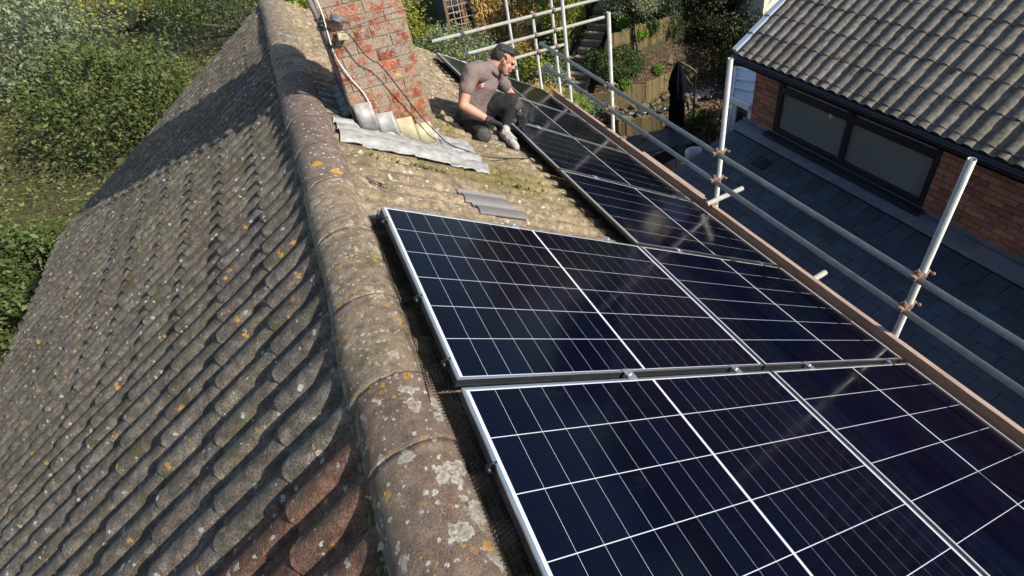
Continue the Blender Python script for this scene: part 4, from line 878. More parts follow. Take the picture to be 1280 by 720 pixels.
def gpix(px, py):
    """first point of the ground seen through a photo pixel (used to measure where plants stand)"""
    d = _ray(px, py); t = 6.
    while t < 60:
        p = CAM + d * t
        if p[2] < float(ground(p[0], p[1])): break
        t += .05
    return (float(p[0]), float(p[1]), float(ground(p[0], p[1])))
bush('clipped dark green dome shrub at the front of the bark bed beside the garden steps', (8.15, 12.52, -5.42), (.90, .80, .56), 19000, 'yew', .055, 1, 'dome_shrub', clumps=260, spread=.10, shell=.93, bottom=-.35, two=('mid', 11000, .05))
c = gpix(540, 62); 
bush('tall grey green evergreen shrub beyond the roof verge beside the chimney', (3.35, 12.6, float(ground(3.35, 12.6))), (1.15, 1.2, 1.30), 22000, 'grey', .075, 2, clumps=140, spread=.16, shell=.75, two=('lime', 4500, .07))
bush('yellow green sprig of shrub rising just behind the chimney brickwork', (2.9, 16.9, float(ground(2.9, 16.9))), (1.0, 1.0, 1.5), 7000, 'lime', .08, 3)
bush('yellow green upright conifer hedge plant left of the garden steps', (7.28, 13.95, float(ground(7.28, 13.95))), (.62, .6, 1.3), 16000, 'lime', .06, 4, 'conifer', 'conifer', clumps=110, spread=.16, shell=.75, two=('mid', 5000, .06))
bush('straw coloured clump of ornamental grass behind the kneeling man', (5.3, 11.6, float(ground(5.3, 11.6))), (.75, .6, .62), 6000, 'dry', .20, 5, 'grass_clump', 'grass', aspect=.07, clumps=60)
bush('bright green leafy clump just past the far corner of the panels', (5.85, 11.25, float(ground(5.85, 11.25))), (.55, .5, .5), 6000, 'fresh', .10, 6, 'leafy_plant', 'plant', aspect=.3, clumps=50)
bush('low variegated shrub at the foot of the garden steps by the toe board end', (6.55, 11.75, float(ground(6.7, 11.75))), (.40, .35, .38), 4200, 'vari', .06, 7)
bush('low blue green shrub at the left end of the rockery', (6.85, 11.5, float(ground(6.95, 11.5))), (.45, .35, .30), 4200, 'blue', .06, 8)
bush('reddish brown low plant at the left end of the rockery, nearest the toe board', (7.0, 11.22, float(ground(7.0, 11.25))), (.33, .22, .22), 2500, 'brown', .06, 9)
bush('round brown hydrangea covered in dead flower heads beside the lean-to slates', (9.75, 9.35, GZ), (.62, .6, .55), 7000, 'brown', .09, 10, 'hydrangea', 'shrub', clumps=90, spread=.09, shell=.9, two=('mid', 500, .08))
bush('dark bushy plant growing against the low log wall behind the parasol', (9.3, 9.75, GZ), (.40, .35, .45), 4500, 'yew', .06, 11)
for k, (px, py, rx, hz_, lf, lab) in enumerate(((841, 50, .34, .42, 'yew', 'dark green bush in the middle of the bark bed'), (801, 50, .22, .22, 'fresh', 'bright green low plant at the foot of the upper log wall'), (823, 88, .16, .13, 'fresh', 'small bright green seedling on the bark above the lower log wall'), (780, 108, .22, .17, 'fresh', 'fresh green tuft over the lower log wall under the dome shrub'), (815, 40, .2, .28, 'mid', 'loose upright plant against the upper log wall'))):
    q = gpix(px, py + 4); bush(lab, q, (rx, rx, hz_), 1800, lf, .05, 20 + k, 'garden_plant', 'plant', clumps=30)
for k, (px, py, rx, hz_, lf, lab) in enumerate(((834, 17, .42, .30, 'blue', 'spiky blue green plant on the terrace above the upper log wall'), (806, 24, .25, .30, 'blue', 'clump of grey green iris leaves left of the red flower'), (779, 34, .22, .18, 'fresh', 'small bright plant on the terrace beside the little tree'), (760, 14, .4, .5, 'mid', 'shrub behind the little tree at the top of the steps'))):
    q = gpix(px, py + 3); bush(lab, q, (rx, rx, hz_), 2600, lf, .12 if lf == 'blue' else .05, 30 + k, 'garden_plant', 'plant', clumps=30, aspect=.18 if lf == 'blue' else .5, two=('red', 40, .05) if k == 1 else None)
for k, (px, py) in enumerate(((733, 95), (735, 22), (722, 86))):
    pass
# bare twiggy stalks standing on the bark
for k, (px, py, lab) in enumerate(((842, 82, 'spray of bare pale stalks on the bark behind the parasol tip'), (795, 66, 'small dead stalks on the bark near the upper log wall'))):
    q = Vector(gpix(px, py)); m = MB(); g = random.Random(k)
    for i in range(14):
        a = g.uniform(0, 6.3); l = g.uniform(.3, .65) * (1 if k == 0 else .5); e = q + Vector((math.cos(a) * l * .7, math.sin(a) * l * .7, l * g.uniform(.3, .9))); m.tube([q, q.lerp(e, .5) + Vector((0, 0, .06)), e], [.006, .005, .002], 4)
    put(m.build('dead_stalks', leafm('straw', (.3, .24, .15), (.42, .34, .22), 0), smooth=True), lab, 'plant')
# small variegated tree by the steps
tq = (8.98, 12.32, float(ground(8.98, 12.32))); tree = thing('small_tree', 'small pale green tree with a bare thin trunk beside the garden steps', 'tree', tq)
tm = MB(); b = Vector(tq); top = b + Vector((-.06, .12, 1.0)); tm.tube([b - Vector((0, 0, .1)), b + Vector((-.03, .02, .4)), b + Vector((-.08, .06, .8)), top + Vector((0, 0, .5))], [.055, .045, .038, .02], 8)
for k in range(9):
    a = k * 2.4; tm.tube([top - Vector((0, 0, .1 - k * .05)), top + Vector((math.cos(a) * .35, math.sin(a) * .35, .3 + k * .05)), top + Vector((math.cos(a) * .7, math.sin(a) * .7, .55 + k * .04))], [.02, .013, .005], 6)
tm.build('trunk', BARK, tree, smooth=True); cc = np.array(top) + [.05, .25, .62]
leaves('crown', crown_pts(cc, (.80, .80, .66), 10000, 60, .17, .55, 41, -.5), .062, LF['vari'], tree, rnd=np.random.default_rng(41))
# dark evergreen hedge on the right boundary, a run of separate plants
hp = [((10.2, 13.6), 'leftmost dark evergreen shrub on the boundary, above the upper terrace'), ((11.9, 13.4), 'dark evergreen shrub above the end of the upper log wall'), ((12.15, 10.35), 'dark evergreen hedge plant closest to the tiled roof corner'), ((13.5, 10.0), 'dark hedge plant with russet top in front of the far white house'), ((12.9, 14.9), 'dark evergreen at the back of the boundary hedge'), ((15.4, 10.0), 'hedge plant hidden largely by the neighbouring roof verge'), ((11.95, 12.75), 'dark evergreen standing just left of the far white house')]
for k, ((x, y), lab) in enumerate(hp):
    z = float(ground(x, y)); h = (1.0, 1.15, 1.2, .95, 1.15, .9, 1.1)[k]; bush(lab, (x, y, z - .15), (1.15, 1.15, h), 15000, 'hedge', .085, 50 + k, 'evergreen_shrub', 'shrub', 'dark evergreens along the boundary', clumps=110, spread=.17, shell=.75, two=('brown' if k == 3 else 'yew', 4200, .08), stems=8, bottom=-.9)
# bark mulch chips and ground litter (nobody could count them)
def scatter(name, n, x0, x1, y0, y1, cond, size, material, seed, flat=.9, aspect=.45):
    g = np.random.default_rng(seed); x = g.uniform(x0, x1, n); y = g.uniform(y0, y1, n); k = cond(x, y); x, y = x[k], y[k]; P = np.stack([x, y, ground(x, y) + g.uniform(.005, .03, len(x))], 1)
    return put(leaves(name, P, size, material, None, flat=flat, aspect=aspect, rnd=g), kind='stuff')
CHIP = leafm('bark_chip', (.045, .026, .018), (.27, .17, .125), 0, .8)
stair_zone = lambda x, y: np.abs(-(x - S0[0]) * SU[1] + (y - S0[1]) * SU[0]) > .62
put(scatter('bark_mulch', 42000, 7.0, 13, 10.3, 13.4, lambda x, y: ((y > yline(W2, x) + .05) | ((x > 9.6) & (y > yline(W1, x) + .05) & (np.hypot(x - 10.25, y - 11.0) > .45))) & (y < np.maximum(yline(W3, x), yline(W2, x) + .55) - .03) & stair_zone(x, y), .075, CHIP, 5), 'dark red brown bark chips covering the sloping bed', 'bark mulch')
put(scatter('undergrowth', 46000, -13.5, 6.9, 9.3, 20, lambda x, y: (stair_zone(x, y)), .11, leafm('undergrowth', (.035, .05, .012), (.19, .18, .06)), 6, flat=.3), 'low green and brown undergrowth beyond the roof verge', 'undergrowth')
put(scatter('leaf_litter', 9000, 7, 14, 12.5, 16, lambda x, y: (y > yline(W3, x) + .1) & stair_zone(x, y), .08, leafm('litter', (.02, .03, .01), (.09, .08, .03), 0), 7, flat=.6), 'dark leaf litter on the upper terrace', 'leaf litter')
# weeds and dried stems between the gable and the trellis: individual taller plants
wg = random.Random(9)
kinds = [('yellow green weed', 'lime'), ('dark leafy weed', 'mid'), ('straw coloured weed', 'dry'), ('grey green weed', 'grey')]
spots = [((4.6, 11.3), 2, 'pale straw tuft below the end of the upper scaffold rail'), ((3.5, 11.0), 0, 'yellow green weed showing over the verge mortar under the scaffold rail end'), ((4.2, 12.2), 1, 'dark leafy plant left of the man\'s hair, between the two long rails'), ((5.1, 13.4), 1, 'dark bush filling the gap behind the scaffold post and rails'),
         ((5.7, 13.0), 0, 'yellowish shrub right behind the man\'s head and the short rail'), ((6.1, 14.6), 2, 'dry twiggy plant carrying two red blooms'), ((5.9, 12.2), 3, 'grey green plant low behind the short third rail'), ((6.35, 13.3), 1, 'dark leafy plant at the left edge of the steps'), ((4.4, 15.0), 1, 'dark ivy clump at the foot of the trellis'), ((6.7, 16.4), 3, 'grey green shrub far behind the scaffold corner'), ((2.3, 12.2), 1, 'dark shrub low behind the chimney foot'), ((7.6, 15.8), 1, 'dark shrub above the yellow conifer'), ((8.3, 16.3), 3, 'dusty shrub at the top of the garden steps')]
for k, ((x, y), kd, lab) in enumerate(spots):
    s_ = wg.uniform(.45, .65) if k < 9 else .85; bush(lab, (x, y, float(ground(x, y))), (s_, s_, s_ * wg.uniform(.8, 1.15)), 3600, kinds[kd][1], .085 if kd != 2 else .13, 70 + k, 'garden_plant', 'plant', clumps=34, aspect=.5 if kd != 2 else .16, two=('red', 26, .09) if k == 5 else ('orange', 30, .09) if k == 3 else None)

# ------------------------------------------------------------------ timber log walls, steps, rockery
LOG = mat('log_timber', [(.3, (.085, .065, .028)), (.55, (.165, .127, .056)), (.8, (.25, .20, .105))], scale=9, detail=9, bump=.5, bscale=30, stretch=(6, 6, .7), tint=True, layers=[dict(kind='noise', scale=3, lo=.55, hi=.7, col=(.08, .085, .03), amt=.7)])
def log_wall(name, label, poly, zb, zt, seed, w=.15):
    m = MB(); g = random.Random(seed); seg = [Vector((*p, 0)) for p in poly]; L_ = [(seg[i + 1] - seg[i]).length for i in range(len(seg) - 1)]; tot = sum(L_); d = 0; stp = 0
    while d < tot:
        i = 0; dd = d
        while i < len(L_) - 1 and dd > L_[i]: dd -= L_[i]; i += 1
        p = seg[i].lerp(seg[i + 1], dd / L_[i]); wd = w * g.uniform(.9, 1.1)
        if g.random() < .18: stp = g.uniform(-.05, .05)
        t = g.uniform(.75, 1.2); m.tint = (t, t * g.uniform(.93, 1.03), t * g.uniform(.85, 1.05)); zz = zt + stp + g.uniform(-.012, .012); dr = (seg[i + 1] - seg[i]).normalized(); rz = Matrix((dr, Vector((-dr.y, dr.x, 0)), Vector((0, 0, 1)))).transposed(); m.box((p.x + g.uniform(-.006, .006), p.y + g.uniform(-.012, .012), (zb + zz) / 2), (wd * .985, .07, zz - zb), rz); d += wd * .97
    return put(m.build(name, LOG, bevel=.009), label, 'retaining wall')
log_wall('log_wall', 'low timber board retaining wall behind the patio table', W1, GZ - .1, -6.0, 1)
log_wall('log_wall', 'timber board retaining wall between the rockery and the bark bed', W2, -6.2, -5.36, 2)
log_wall('log_wall', 'highest timber board retaining wall below the planted terrace', W3, -4.9, -3.98, 3)
TREAD = mat('step_gravel', [(.3, (.27, .25, .20)), (.55, (.46, .43, .36)), (.75, (.60, .57, .50))], scale=40, bump=.8, bscale=90)
SLEEP = mat('step_timber', [(.3, (.13, .10, .055)), (.55, (.25, .195, .11)), (.8, (.36, .29, .18))], scale=8, bump=.5, bscale=30, stretch=(1, 4, 4))
steps = thing('garden_steps', 'weathered timber garden steps with gravel treads climbing between two side boards', 'steps', tuple(S0))
pr_ = Vector((-SU[1], SU[0], 0)); su = Vector((SU[0], SU[1], 0)); ns = 11; hw = .38
for k in range(ns):
    t = k / ns; c = Vector(S0) + su * (SLEN * t); z = S0[2] + (S1[2] - S0[2]) * t; rise = (S1[2] - S0[2]) / ns; dep = SLEN / ns
    m = MB(); a = c - pr_ * hw; b_ = c + pr_ * hw; jz = random.uniform(-.012, .012)
    m.cur = 0; m.bar((a.x, a.y, z + rise * .5 + jz), (b_.x, b_.y, z + rise * .5 + random.uniform(-.012, .012)), .075, rise * .95)
    m.cur = 1; m.prism([Vector((a.x, a.y, z + rise * .88)) + su * .037, Vector((b_.x, b_.y, z + rise * .88)) + su * .037, Vector((b_.x, b_.y, z + rise * .88)) + su * (dep - .03), Vector((a.x, a.y, z + rise * .88)) + su * (dep - .03)], (0, 0, -.1))
    m.build('step', [SLEEP, TREAD], steps, bevel=.006)
for s_ in (-1, 1):
    o_ = pr_ * (hw + .03) * s_; m = MB(); m.bar(Vector(S0) + o_ + Vector((0, 0, .16)) - su * .1, Vector(S1) + o_ + Vector((0, 0, .20)) + su * .05, .055, .16); m.build('side_board', LOG, steps, bevel=.006)
for s_, tt in ((1, .86), (-1, .78)):
    c = Vector(S0).lerp(Vector(S1), tt) + pr_ * (hw + .08) * s_; m = MB(); m.box((c.x, c.y, c.z + .25), (.08, .08, .75)); m.build('post', LOG, steps, bevel=.008)
ROCKM = [mat('rock_sandstone', [(.3, (.07, .058, .035)), (.55, (.16, .13, .08)), (.8, (.27, .225, .15))], scale=6, bump=.8, bscale=25, bdist=.03, layers=[dict(kind='noise', scale=5, lo=.52, hi=.60, col=(.13, .14, .02))]),
         mat('rock_grey', [(.3, (.13, .13, .125)), (.7, (.32, .32, .31))], scale=6, bump=.8, bscale=25, bdist=.03)]
def rock_mesh(name, m, seed, s):
    g = random.Random(seed); b = MB(); b.ball((0, 0, 0), s, 10, 7, jit=.0); v = []
    pl = [(Vector((g.gauss(0, 1), g.gauss(0, 1), g.gauss(0, 1))).normalized(), g.uniform(.42, .80)) for _ in range(12)]
    for p in b.v:
        q = Vector((p[0] / s[0], p[1] / s[1], p[2] / s[2]))
        for n_, d_ in pl:
            e = q.dot(n_) - d_
            if e > 0: q = q - n_ * e
        v.append((q.x * s[0], q.y * s[1], q.z * s[2]))
    b.v = v; return b.build(name, m, bevel=.01)
protos = [rock_mesh('rock', ROCKM[0], s_, (.20, .15, .12)) for s_ in range(6)]; gprot = [rock_mesh('rock', ROCKM[1], 40 + s_, (.12, .09, .07)) for s_ in range(4)]
rg = random.Random(12); used = set(); nr_ = 0
for row, (dy0, n_) in enumerate(((.16, 15), (.42, 17), (.34, 12), (-.12, 16))):
    for k in range(n_):
        x = 7.0 + (k + rg.uniform(-.3, .3)) * (3.0 if row < 2 else 2.7) / n_; wl = W1
        y = float(yline(W1, x)) + dy0 + rg.uniform(-.08, .08) if row != 3 else float(yline(W2, x)) - .18 + rg.uniform(-.05, .05)
        if y > float(yline(W2, x)) - .12 and row != 3: y = float(yline(W2, x)) - .22
        pr = protos[rg.randrange(6)] if row != 2 else gprot[rg.randrange(4)]
        if id(pr) not in used: o = pr; used.add(id(pr))
        else: o = pr.copy(); COL.objects.link(o)
        s_ = rg.uniform(.55, 1.15); o.scale = (s_, s_ * rg.uniform(.8, 1.1), s_ * rg.uniform(.8, 1.2)); o.rotation_euler = (rg.uniform(-.2, .2), rg.uniform(-.2, .2), rg.uniform(0, 6.3)); o.location = (x, y, float(ground(x, y)) + .06 * s_ + (.05 if row in (1, 2) else 0))
        if row == 2: put(o, 'small grey stone lying with others along the dark liner of the rockery', 'rock', 'grey stones of the rockery')
        else: put(o, 'rough brownish sandstone lump heaped with others in the rockery between the log walls', 'rock', 'sandstone lumps of the rockery')
for p in protos + gprot:
    if id(p) not in used: bpy.data.objects.remove(p)
pg = np.random.default_rng(3); pe = MB()
for k in range(260):
    x = pg.normal(10.25, .30); y = 11.0 + pg.normal(0, .14); s_ = pg.uniform(.018, .045); pe.ball((x, y, float(ground(x, y)) + .08 + pg.uniform(0, .04)), (s_, s_ * .8, s_ * .6), 6, 4, jit=.1)
put(pe.build('white_pebbles', plain('white_pebble', (.42, .42, .40), rough=.7), smooth=True), 'patch of white pebbles beside the parasol', 'pebbles', kind='stuff')
ln = MB(); pts = []
for i in range(28):
    x = 7.35 + 1.75 * i / 27; y = float(yline(W1, x)) + .36 + .05 * math.sin(i * .8); pts.append((x, y, float(ground(x, y)) + .10 + .02 * math.sin(i * 1.7)))
ln.tube(pts, [.05 + .04 * abs(math.sin(i * .6)) for i in range(28)], 8); put(ln.build('pond_liner', plain('wet_liner', (.045, .05, .055), rough=.25, bump=.6, bscale=20), smooth=True), 'crumpled shiny black liner along the rockery stream', 'pond liner')

# ------------------------------------------------------------------ patio furniture
SLATE_T = plain('dark_table_top', (.045, .055, .072), rough=.35, bump=.05)
DARKM = plain('dark_metal', (.015, .016, .018), rough=.4)
tz = GZ + .74
tbl = thing('patio_table', 'long dark patio table on the paving below the low log wall', 'table', (7.45, 9.85, GZ))
ca, cb_, cc_ = at_z(779, 187, tz), at_z(830, 160, tz), at_z(856, 176, tz); u_ = V3((.79, -.62, 0)); 
u_ = V3((1, -.22, 0)).normalized(); w_ = V3((.22, 1, 0)).normalized(); tc_ = V3(at_z(818, 176, tz)); m = MB(); rot = Matrix((u_, w_, V3((0, 0, 1)))).transposed()
m.box((tc_.x, tc_.y, tz - .015), (1.75, 1.0, .03), rot); m.build('table_top', SLATE_T, tbl, bevel=.006)
m = MB(); m.box((tc_.x, tc_.y, tz - .06), (1.6, .85, .05), rot); m.build('apron', DARKM, tbl)
for a in (-1, 1):
    for b in (-1, 1): p = tc_ + u_ * a * .78 + w_ * b * .42; m = MB(); m.box((p.x, p.y, GZ + .03 + .34), (.06, .06, .66), rot); m.build('leg', DARKM, tbl, bevel=.004)
p = at_z(805, 173.5, tz); m = MB(); m.lathe([(0, .0), (.055, .0), (.072, .03), (.075, .085), (.066, .085), (.062, .05), (0, .045)], (p[0], p[1], tz + .001), 20); put(m.build('candle_bowl', mat('terracotta', [(.3, (.32, .12, .06)), (.7, (.45, .20, .12))], scale=20, bump=.2), smooth=True), 'small terracotta bowl standing on the dark patio table', 'bowl')
p = at_z(823, 172, tz); m = MB(); m.lathe([(0, 0), (.022, 0), (.025, .05), (.02, .06), (0, .06)], (p[0], p[1], tz + .001), 14); put(m.build('tea_light', CREAM, smooth=True), 'tiny pale tea light on the dark table right of the terracotta bowl', 'candle')
def chair(loc, rz, label):
    t = thing('slatted_chair', label, 'chair', (0, 0, 0), 'dark slatted patio chairs'); 
    m = MB(); 
    for k in range(7): m.box((-.21 + .07 * k, 0, .45), (.045, .44, .02))
    m.build('seat', DARKM, t)
    m = MB()
    for k in range(7): m.bar((-.20 + .067 * k, -.22, .46), (-.20 + .067 * k, -.30, .88), .022, .012, (0, 1, 0))
    m.bar((-.23, -.305, .88), (.23, -.305, .88), .03, .03); m.build('backrest', DARKM, t)
    for a in (-1, 1):
        m = MB(); m.tube([(a * .22, .20, .45), (a * .24, .24, 0)], .012, 8); m.build('leg', DARKM, t); m = MB(); m.tube([(a * .22, -.20, .46), (a * .24, -.26, 0)], .012, 8); m.build('leg', DARKM, t)
        m = MB(); m.tube([(a * .25, .22, .45), (a * .25, .18, .64), (a * .25, -.26, .66)], .012, 8); m.build('armrest', DARKM, t)
    t.location = loc; t.rotation_euler = (0, 0, rz); return t
cp = at_z(838, 212, GZ); chair((7.35, 8.75, GZ + .03), .1, 'dark slatted chair with thin legs tucked under the near side of the table')
chair((8.75, 9.0, GZ + .03), 1.2, 'dark slatted chair at the right end of the table, half hidden by scaffold rails'); chair((6.55, 9.1, GZ + .03), -.2, 'dark slatted chair at the left side of the table, behind the toe board')
par = thing('parasol', 'closed black cantilever parasol hanging from its curved mast over the patio', 'parasol', (8.55, 9.15, GZ))
BASE = V3((8.62, 9.2, GZ + .03)); PT = V3(at_y(848, 78, 9.55)); CANV = plain('black_canvas', (.004, .005, .008), rough=.9, spec=.1, bump=.5, bscale=14)
m = MB(); g = random.Random(2); hgt = 1.85
prof = [(0.02, 0), (.07, -.06), (.13, -.22), (.19, -.5), (.20, -.75), (.16, -.82), (.17, -1.1), (.19, -1.6), (.17, -1.85), (.05, -1.86)]
seg = 28; b0 = len(m.v)
for (r0, z) in prof:
    for k in range(seg):
        w = 2 * math.pi * k / seg; r1 = r0 * (1 + .22 * math.cos(8 * w + z) + .05 * math.sin(3 * w + 2 * z)); m.v.append((PT.x + r1 * math.cos(w), PT.y + r1 * math.sin(w), PT.z + z))
for i in range(len(prof) - 1):
    for k in range(seg): k2 = (k + 1) % seg; m.face((b0 + i * seg + k, b0 + i * seg + k2, b0 + (i + 1) * seg + k2, b0 + (i + 1) * seg + k))
m.build('canopy', CANV, par, smooth=True)
MA = V3((BASE.x + .1, BASE.y + .1, GZ)); mt_ = V3(at_y(857, 100, MA.y)); 
m = MB(); m.tube(smooth_path([(MA.x, MA.y, GZ + .05), (MA.x, MA.y, mt_.z - .15), (MA.x - .02, MA.y + .02, mt_.z + .15), PT + V3((.02, 0, .02))], 24), .026, 10); m.build('mast', DARKM, par, smooth=True)
e1 = V3(at_y(869, 134, MA.y)); m = MB(); m.tube([PT + V3((.05, 0, -.15)), V3(at_y(866, 108, MA.y)), e1, V3(at_y(854, 148, MA.y))], .014, 8); m.build('strut', DARKM, par, smooth=True)
m = MB(); m.bar((MA.x - .5, MA.y, GZ + .05), (MA.x + .5, MA.y, GZ + .05), .06, .04); m.bar((MA.x, MA.y - .5, GZ + .095), (MA.x, MA.y + .5, GZ + .095), .06, .04); m.build('cross_base', plain('base_metal', (.10, .11, .12), rough=.4), par)
m = MB()
for a in (-1, 1):
    for b in (-1, 1): m.box((MA.x + a * .27, MA.y + b * .27, GZ + .065), (.46, .46, .06))
m.build('base_slabs', plain('dark_slab', (.03, .045, .05), rough=.5), par, bevel=.01)
wc = thing('white_chair', 'pale plastic chair back showing over the edge of the lean-to slates', 'chair', tuple(at_z(868, 197, GZ)))
q = V3(at_z(868, 191, GZ + .78)); m = MB(); WP = plain('white_plastic', (.62, .66, .72), rough=.4, var=.05)
for k in range(12):
    a0, a1_ = math.pi * k / 12, math.pi * (k + 1) / 12; f_ = lambda a, r, z: (q.x + r * math.cos(a) * .9, q.y + r * math.sin(a) * .8, q.z + z)
    m.poly([f_(a0, .28, .05), f_(a1_, .28, .05), f_(a1_, .24, -.36), f_(a0, .24, -.36)])
o = m.build('backrest', WP, wc, smooth=True, weld=True); sd = o.modifiers.new('s', 'SOLIDIFY'); sd.thickness = .05
m = MB(); m.box((q.x, q.y, q.z - .34), (.48, .46, .04)); m.build('seat', WP, wc, bevel=.012)
for a in (-1, 1):
    for b in (-1, 1): m = MB(); m.tube([(q.x + a * .19, q.y + b * .18, q.z - .36), (q.x + a * .22, q.y + b * .21, GZ + .03)], .018, 8); m.build('leg', WP, wc)
m = MB(); m.tube([at_z(838, 167, GZ + .12), at_z(858, 161, GZ + .12), at_z(882, 151, GZ + .12)], .075, 10); put(m.build('edging_log', mat('grey_log', [(.3, (.13, .13, .105)), (.7, (.24, .235, .19))], scale=8, bump=.6, bscale=25), smooth=True), 'grey weathered log edging the paving below the dead hydrangea', 'log')

# ------------------------------------------------------------------ trellis with dry climber, shed, far house
TRW = mat('trellis_wood', [(.3, (.26, .19, .12)), (.7, (.46, .37, .26))], scale=12, bump=.3)
TY = 16.0; tg = lambda px, py: at_y(px, py, TY)
tl = tg(560, 20); trr = tg(655, -10); zg = float(ground(5.5, TY)); x0, x1 = float(tl[0]), float(trr[0]) + .3
trel = thing('trellis', 'square wooden trellis panel half covered by a dried climber', 'trellis', ((x0 + x1) / 2, TY, zg))
m = MB()
for k in range(int((x1 - x0) / .20) + 1): m.box((x0 + .20 * k, TY, zg + .95), (.022, .014, 1.9))
for k in range(10): m.box(((x0 + x1) / 2, TY - .015, zg + .08 + .20 * k), (x1 - x0, .014, .024))
m.build('lattice', TRW, trel)
for xx in (x0 - .02, float(tg(580, 20)[0]), x1): m = MB(); m.box((xx, TY + .03, zg + 1.0), (.085, .085, 2.2)); m.build('post', mat('post_brown', [(.3, (.14, .075, .035)), (.7, (.24, .14, .07))], scale=10, bump=.3), trel, bevel=.006)
gx = np.random.default_rng(8); n = 8500; xs = gx.uniform(float(tg(592, 20)[0]), x1 + .5, n); zz = zg + gx.uniform(.0, 2.3, n); dry = thing('dried_climber', 'hanging straw coloured dried climber over the trellis', 'climber', (float(xs.mean()), TY - .15, zg))
strand = np.round(xs * 6) / 6 + gx.normal(0, .035, n); leaves('foliage', np.stack([strand, TY - .12 + gx.normal(0, .10, n), zz], 1), .16, LF['dry'], dry, aspect=.28, droop=.9, rnd=gx)
m = MB(); g = random.Random(6)
for k in range(26):
    xx = g.uniform(float(xs.min()), float(xs.max())); m.tube([(xx, TY - .08, zg), (xx + g.uniform(-.15, .15), TY - .1, zg + 1.0), (xx + g.uniform(-.3, .3), TY - .12, zg + g.uniform(1.5, 2.3))], [.010, .008, .004], 5)
m.build('stems', BARK, dry, smooth=True)
sh = thing('shed', 'dark grey garden shed behind the trellis', 'shed', (float(at_y(574, 10, 17.4)[0]), 17.6, zg)); SC = sh.location
SHM = mat('shed_paint', [(.3, (.045, .055, .065)), (.7, (.075, .09, .10))], scale=6, bump=.2, stretch=(1, 1, 8))
m = MB(); m.box((SC.x + .1, SC.y + .4, zg + .85), (1.2, 1.2, 1.9)); m.build('wall', SHM, sh); m = MB(); m.bar((SC.x - .62, SC.y + .4, zg + 1.84), (SC.x + .82, SC.y + .4, zg + 1.94), 1.4, .05); m.build('roof', plain('felt', (.14, .17, .20), rough=.8, bump=.3), sh)
m = MB(); m.box((SC.x + .05, SC.y - .215, zg + .8), (.62, .03, 1.6)); m.build('door', SHM, sh, bevel=.006)
fh = thing('far_house', 'far white rendered house with a brown door, seen over the dark hedge', 'house', (14.2, 12.6, -5.0))
c0 = V3(at_y(955, 5, 11.2)); RND = plain('white_render', (.66, .60, .50), rough=.8, bump=.2, var=.06)
zt2 = float(at_y(965, -14, 11.2)[2]) + .15; m = MB(); m.box((c0.x + 1.7, 11.8, (zt2 - 6.2) / 2), (3.4, 1.2, zt2 + 6.2)); m.build('wall', RND, fh)
d0 = V3(at_y(981, 3, 11.2)); m = MB(); m.box((d0.x + .40, 11.185, d0.z - .6), (.8, .05, 1.9)); m.build('door', mat('brown_door', [(.3, (.20, .075, .03)), (.7, (.30, .12, .05))], scale=8), fh)
m = MB(); m.box((d0.x + .36, 11.14, d0.z - .12), (1.0, .10, .09)); m.build('sill', RND, fh)
m = MB(); m.prism([(c0.x - .1, 11.05, zt2), (c0.x - .1, 12.55, zt2), (c0.x - .1, 11.8, zt2 + .5)], (3.6, 0, 0)); m.build('roof', plain('far_roof_tile', (.16, .08, .05), rough=.9, bump=.4), fh)

# ------------------------------------------------------------------ the neighbouring brick house with its slate lean-to
NW = 6.0; NY1 = 4.65; NY0 = -6.5
nb = thing('brick_house', 'red brick neighbouring house with dark gutter, ribbed grey roof and anthracite window', 'house', (9.5, 0, GZ))
NBR = mat('neighbour_brick', [(.3, (.29, .125, .085)), (.55, (.41, .185, .125)), (.8, (.49, .24, .17))], scale=16, bump=.4, bscale=90, tint=True)
NMO = plain('pale_mortar', (.38, .34, .28), rough=.9, bump=.4)
WY0, WY1, WZ0, WZ1 = 1.7, 4.17, -2.90, -1.90
def notwin(c): return not (WY0 - .02 < c.y < WY1 + .0 and WZ0 - .04 < c.z < WZ1 + .2)
m = MB(); ztop_ = -1.885 - GZ; brick_face(m, (NW, WY1, GZ + 2.9), (0, 1, 0), NY1 - WY1, 0, ztop_ - 2.9, (-1, 0, 0), seedv=31); brick_face(m, (NW, NY0, GZ + 2.9), (0, 1, 0), WY0 - NY0, 0, ztop_ - 2.9, (-1, 0, 0), seedv=33); brick_face(m, (NW, WY0, GZ + 2.9), (0, 1, 0), WY1 - WY0, 0, WZ0 - .055 - GZ - 2.9, (-1, 0, 0), seedv=34)
brick_face(m, (NW, NY1, -3.6), (1, 0, 0), 7.0, 0, 1.7, (0, 1, 0), seedv=32)
nbw = m.build('wall', NBR, nb)
m = MB(); m.box((NW + 3.505, (NY0 + WY0) / 2, (GZ - 1.885) / 2), (6.99, WY0 - NY0 - .02, -1.885 - GZ)); m.box((NW + 3.505, (WY1 + NY1) / 2 - .005, (GZ - 1.885) / 2), (6.99, NY1 - WY1 - .01, -1.885 - GZ))
m.box((NW + 3.505, (WY0 + WY1) / 2, (GZ + WZ0 - .04) / 2), (6.985, WY1 - WY0, WZ0 - .04 - GZ)); m.build('mortar', NMO, nb)
ANTH = plain('anthracite_frame', (.020, .023, .030), rough=.35, var=.1)
win = MB(); fx = NW + .045; fw = .075
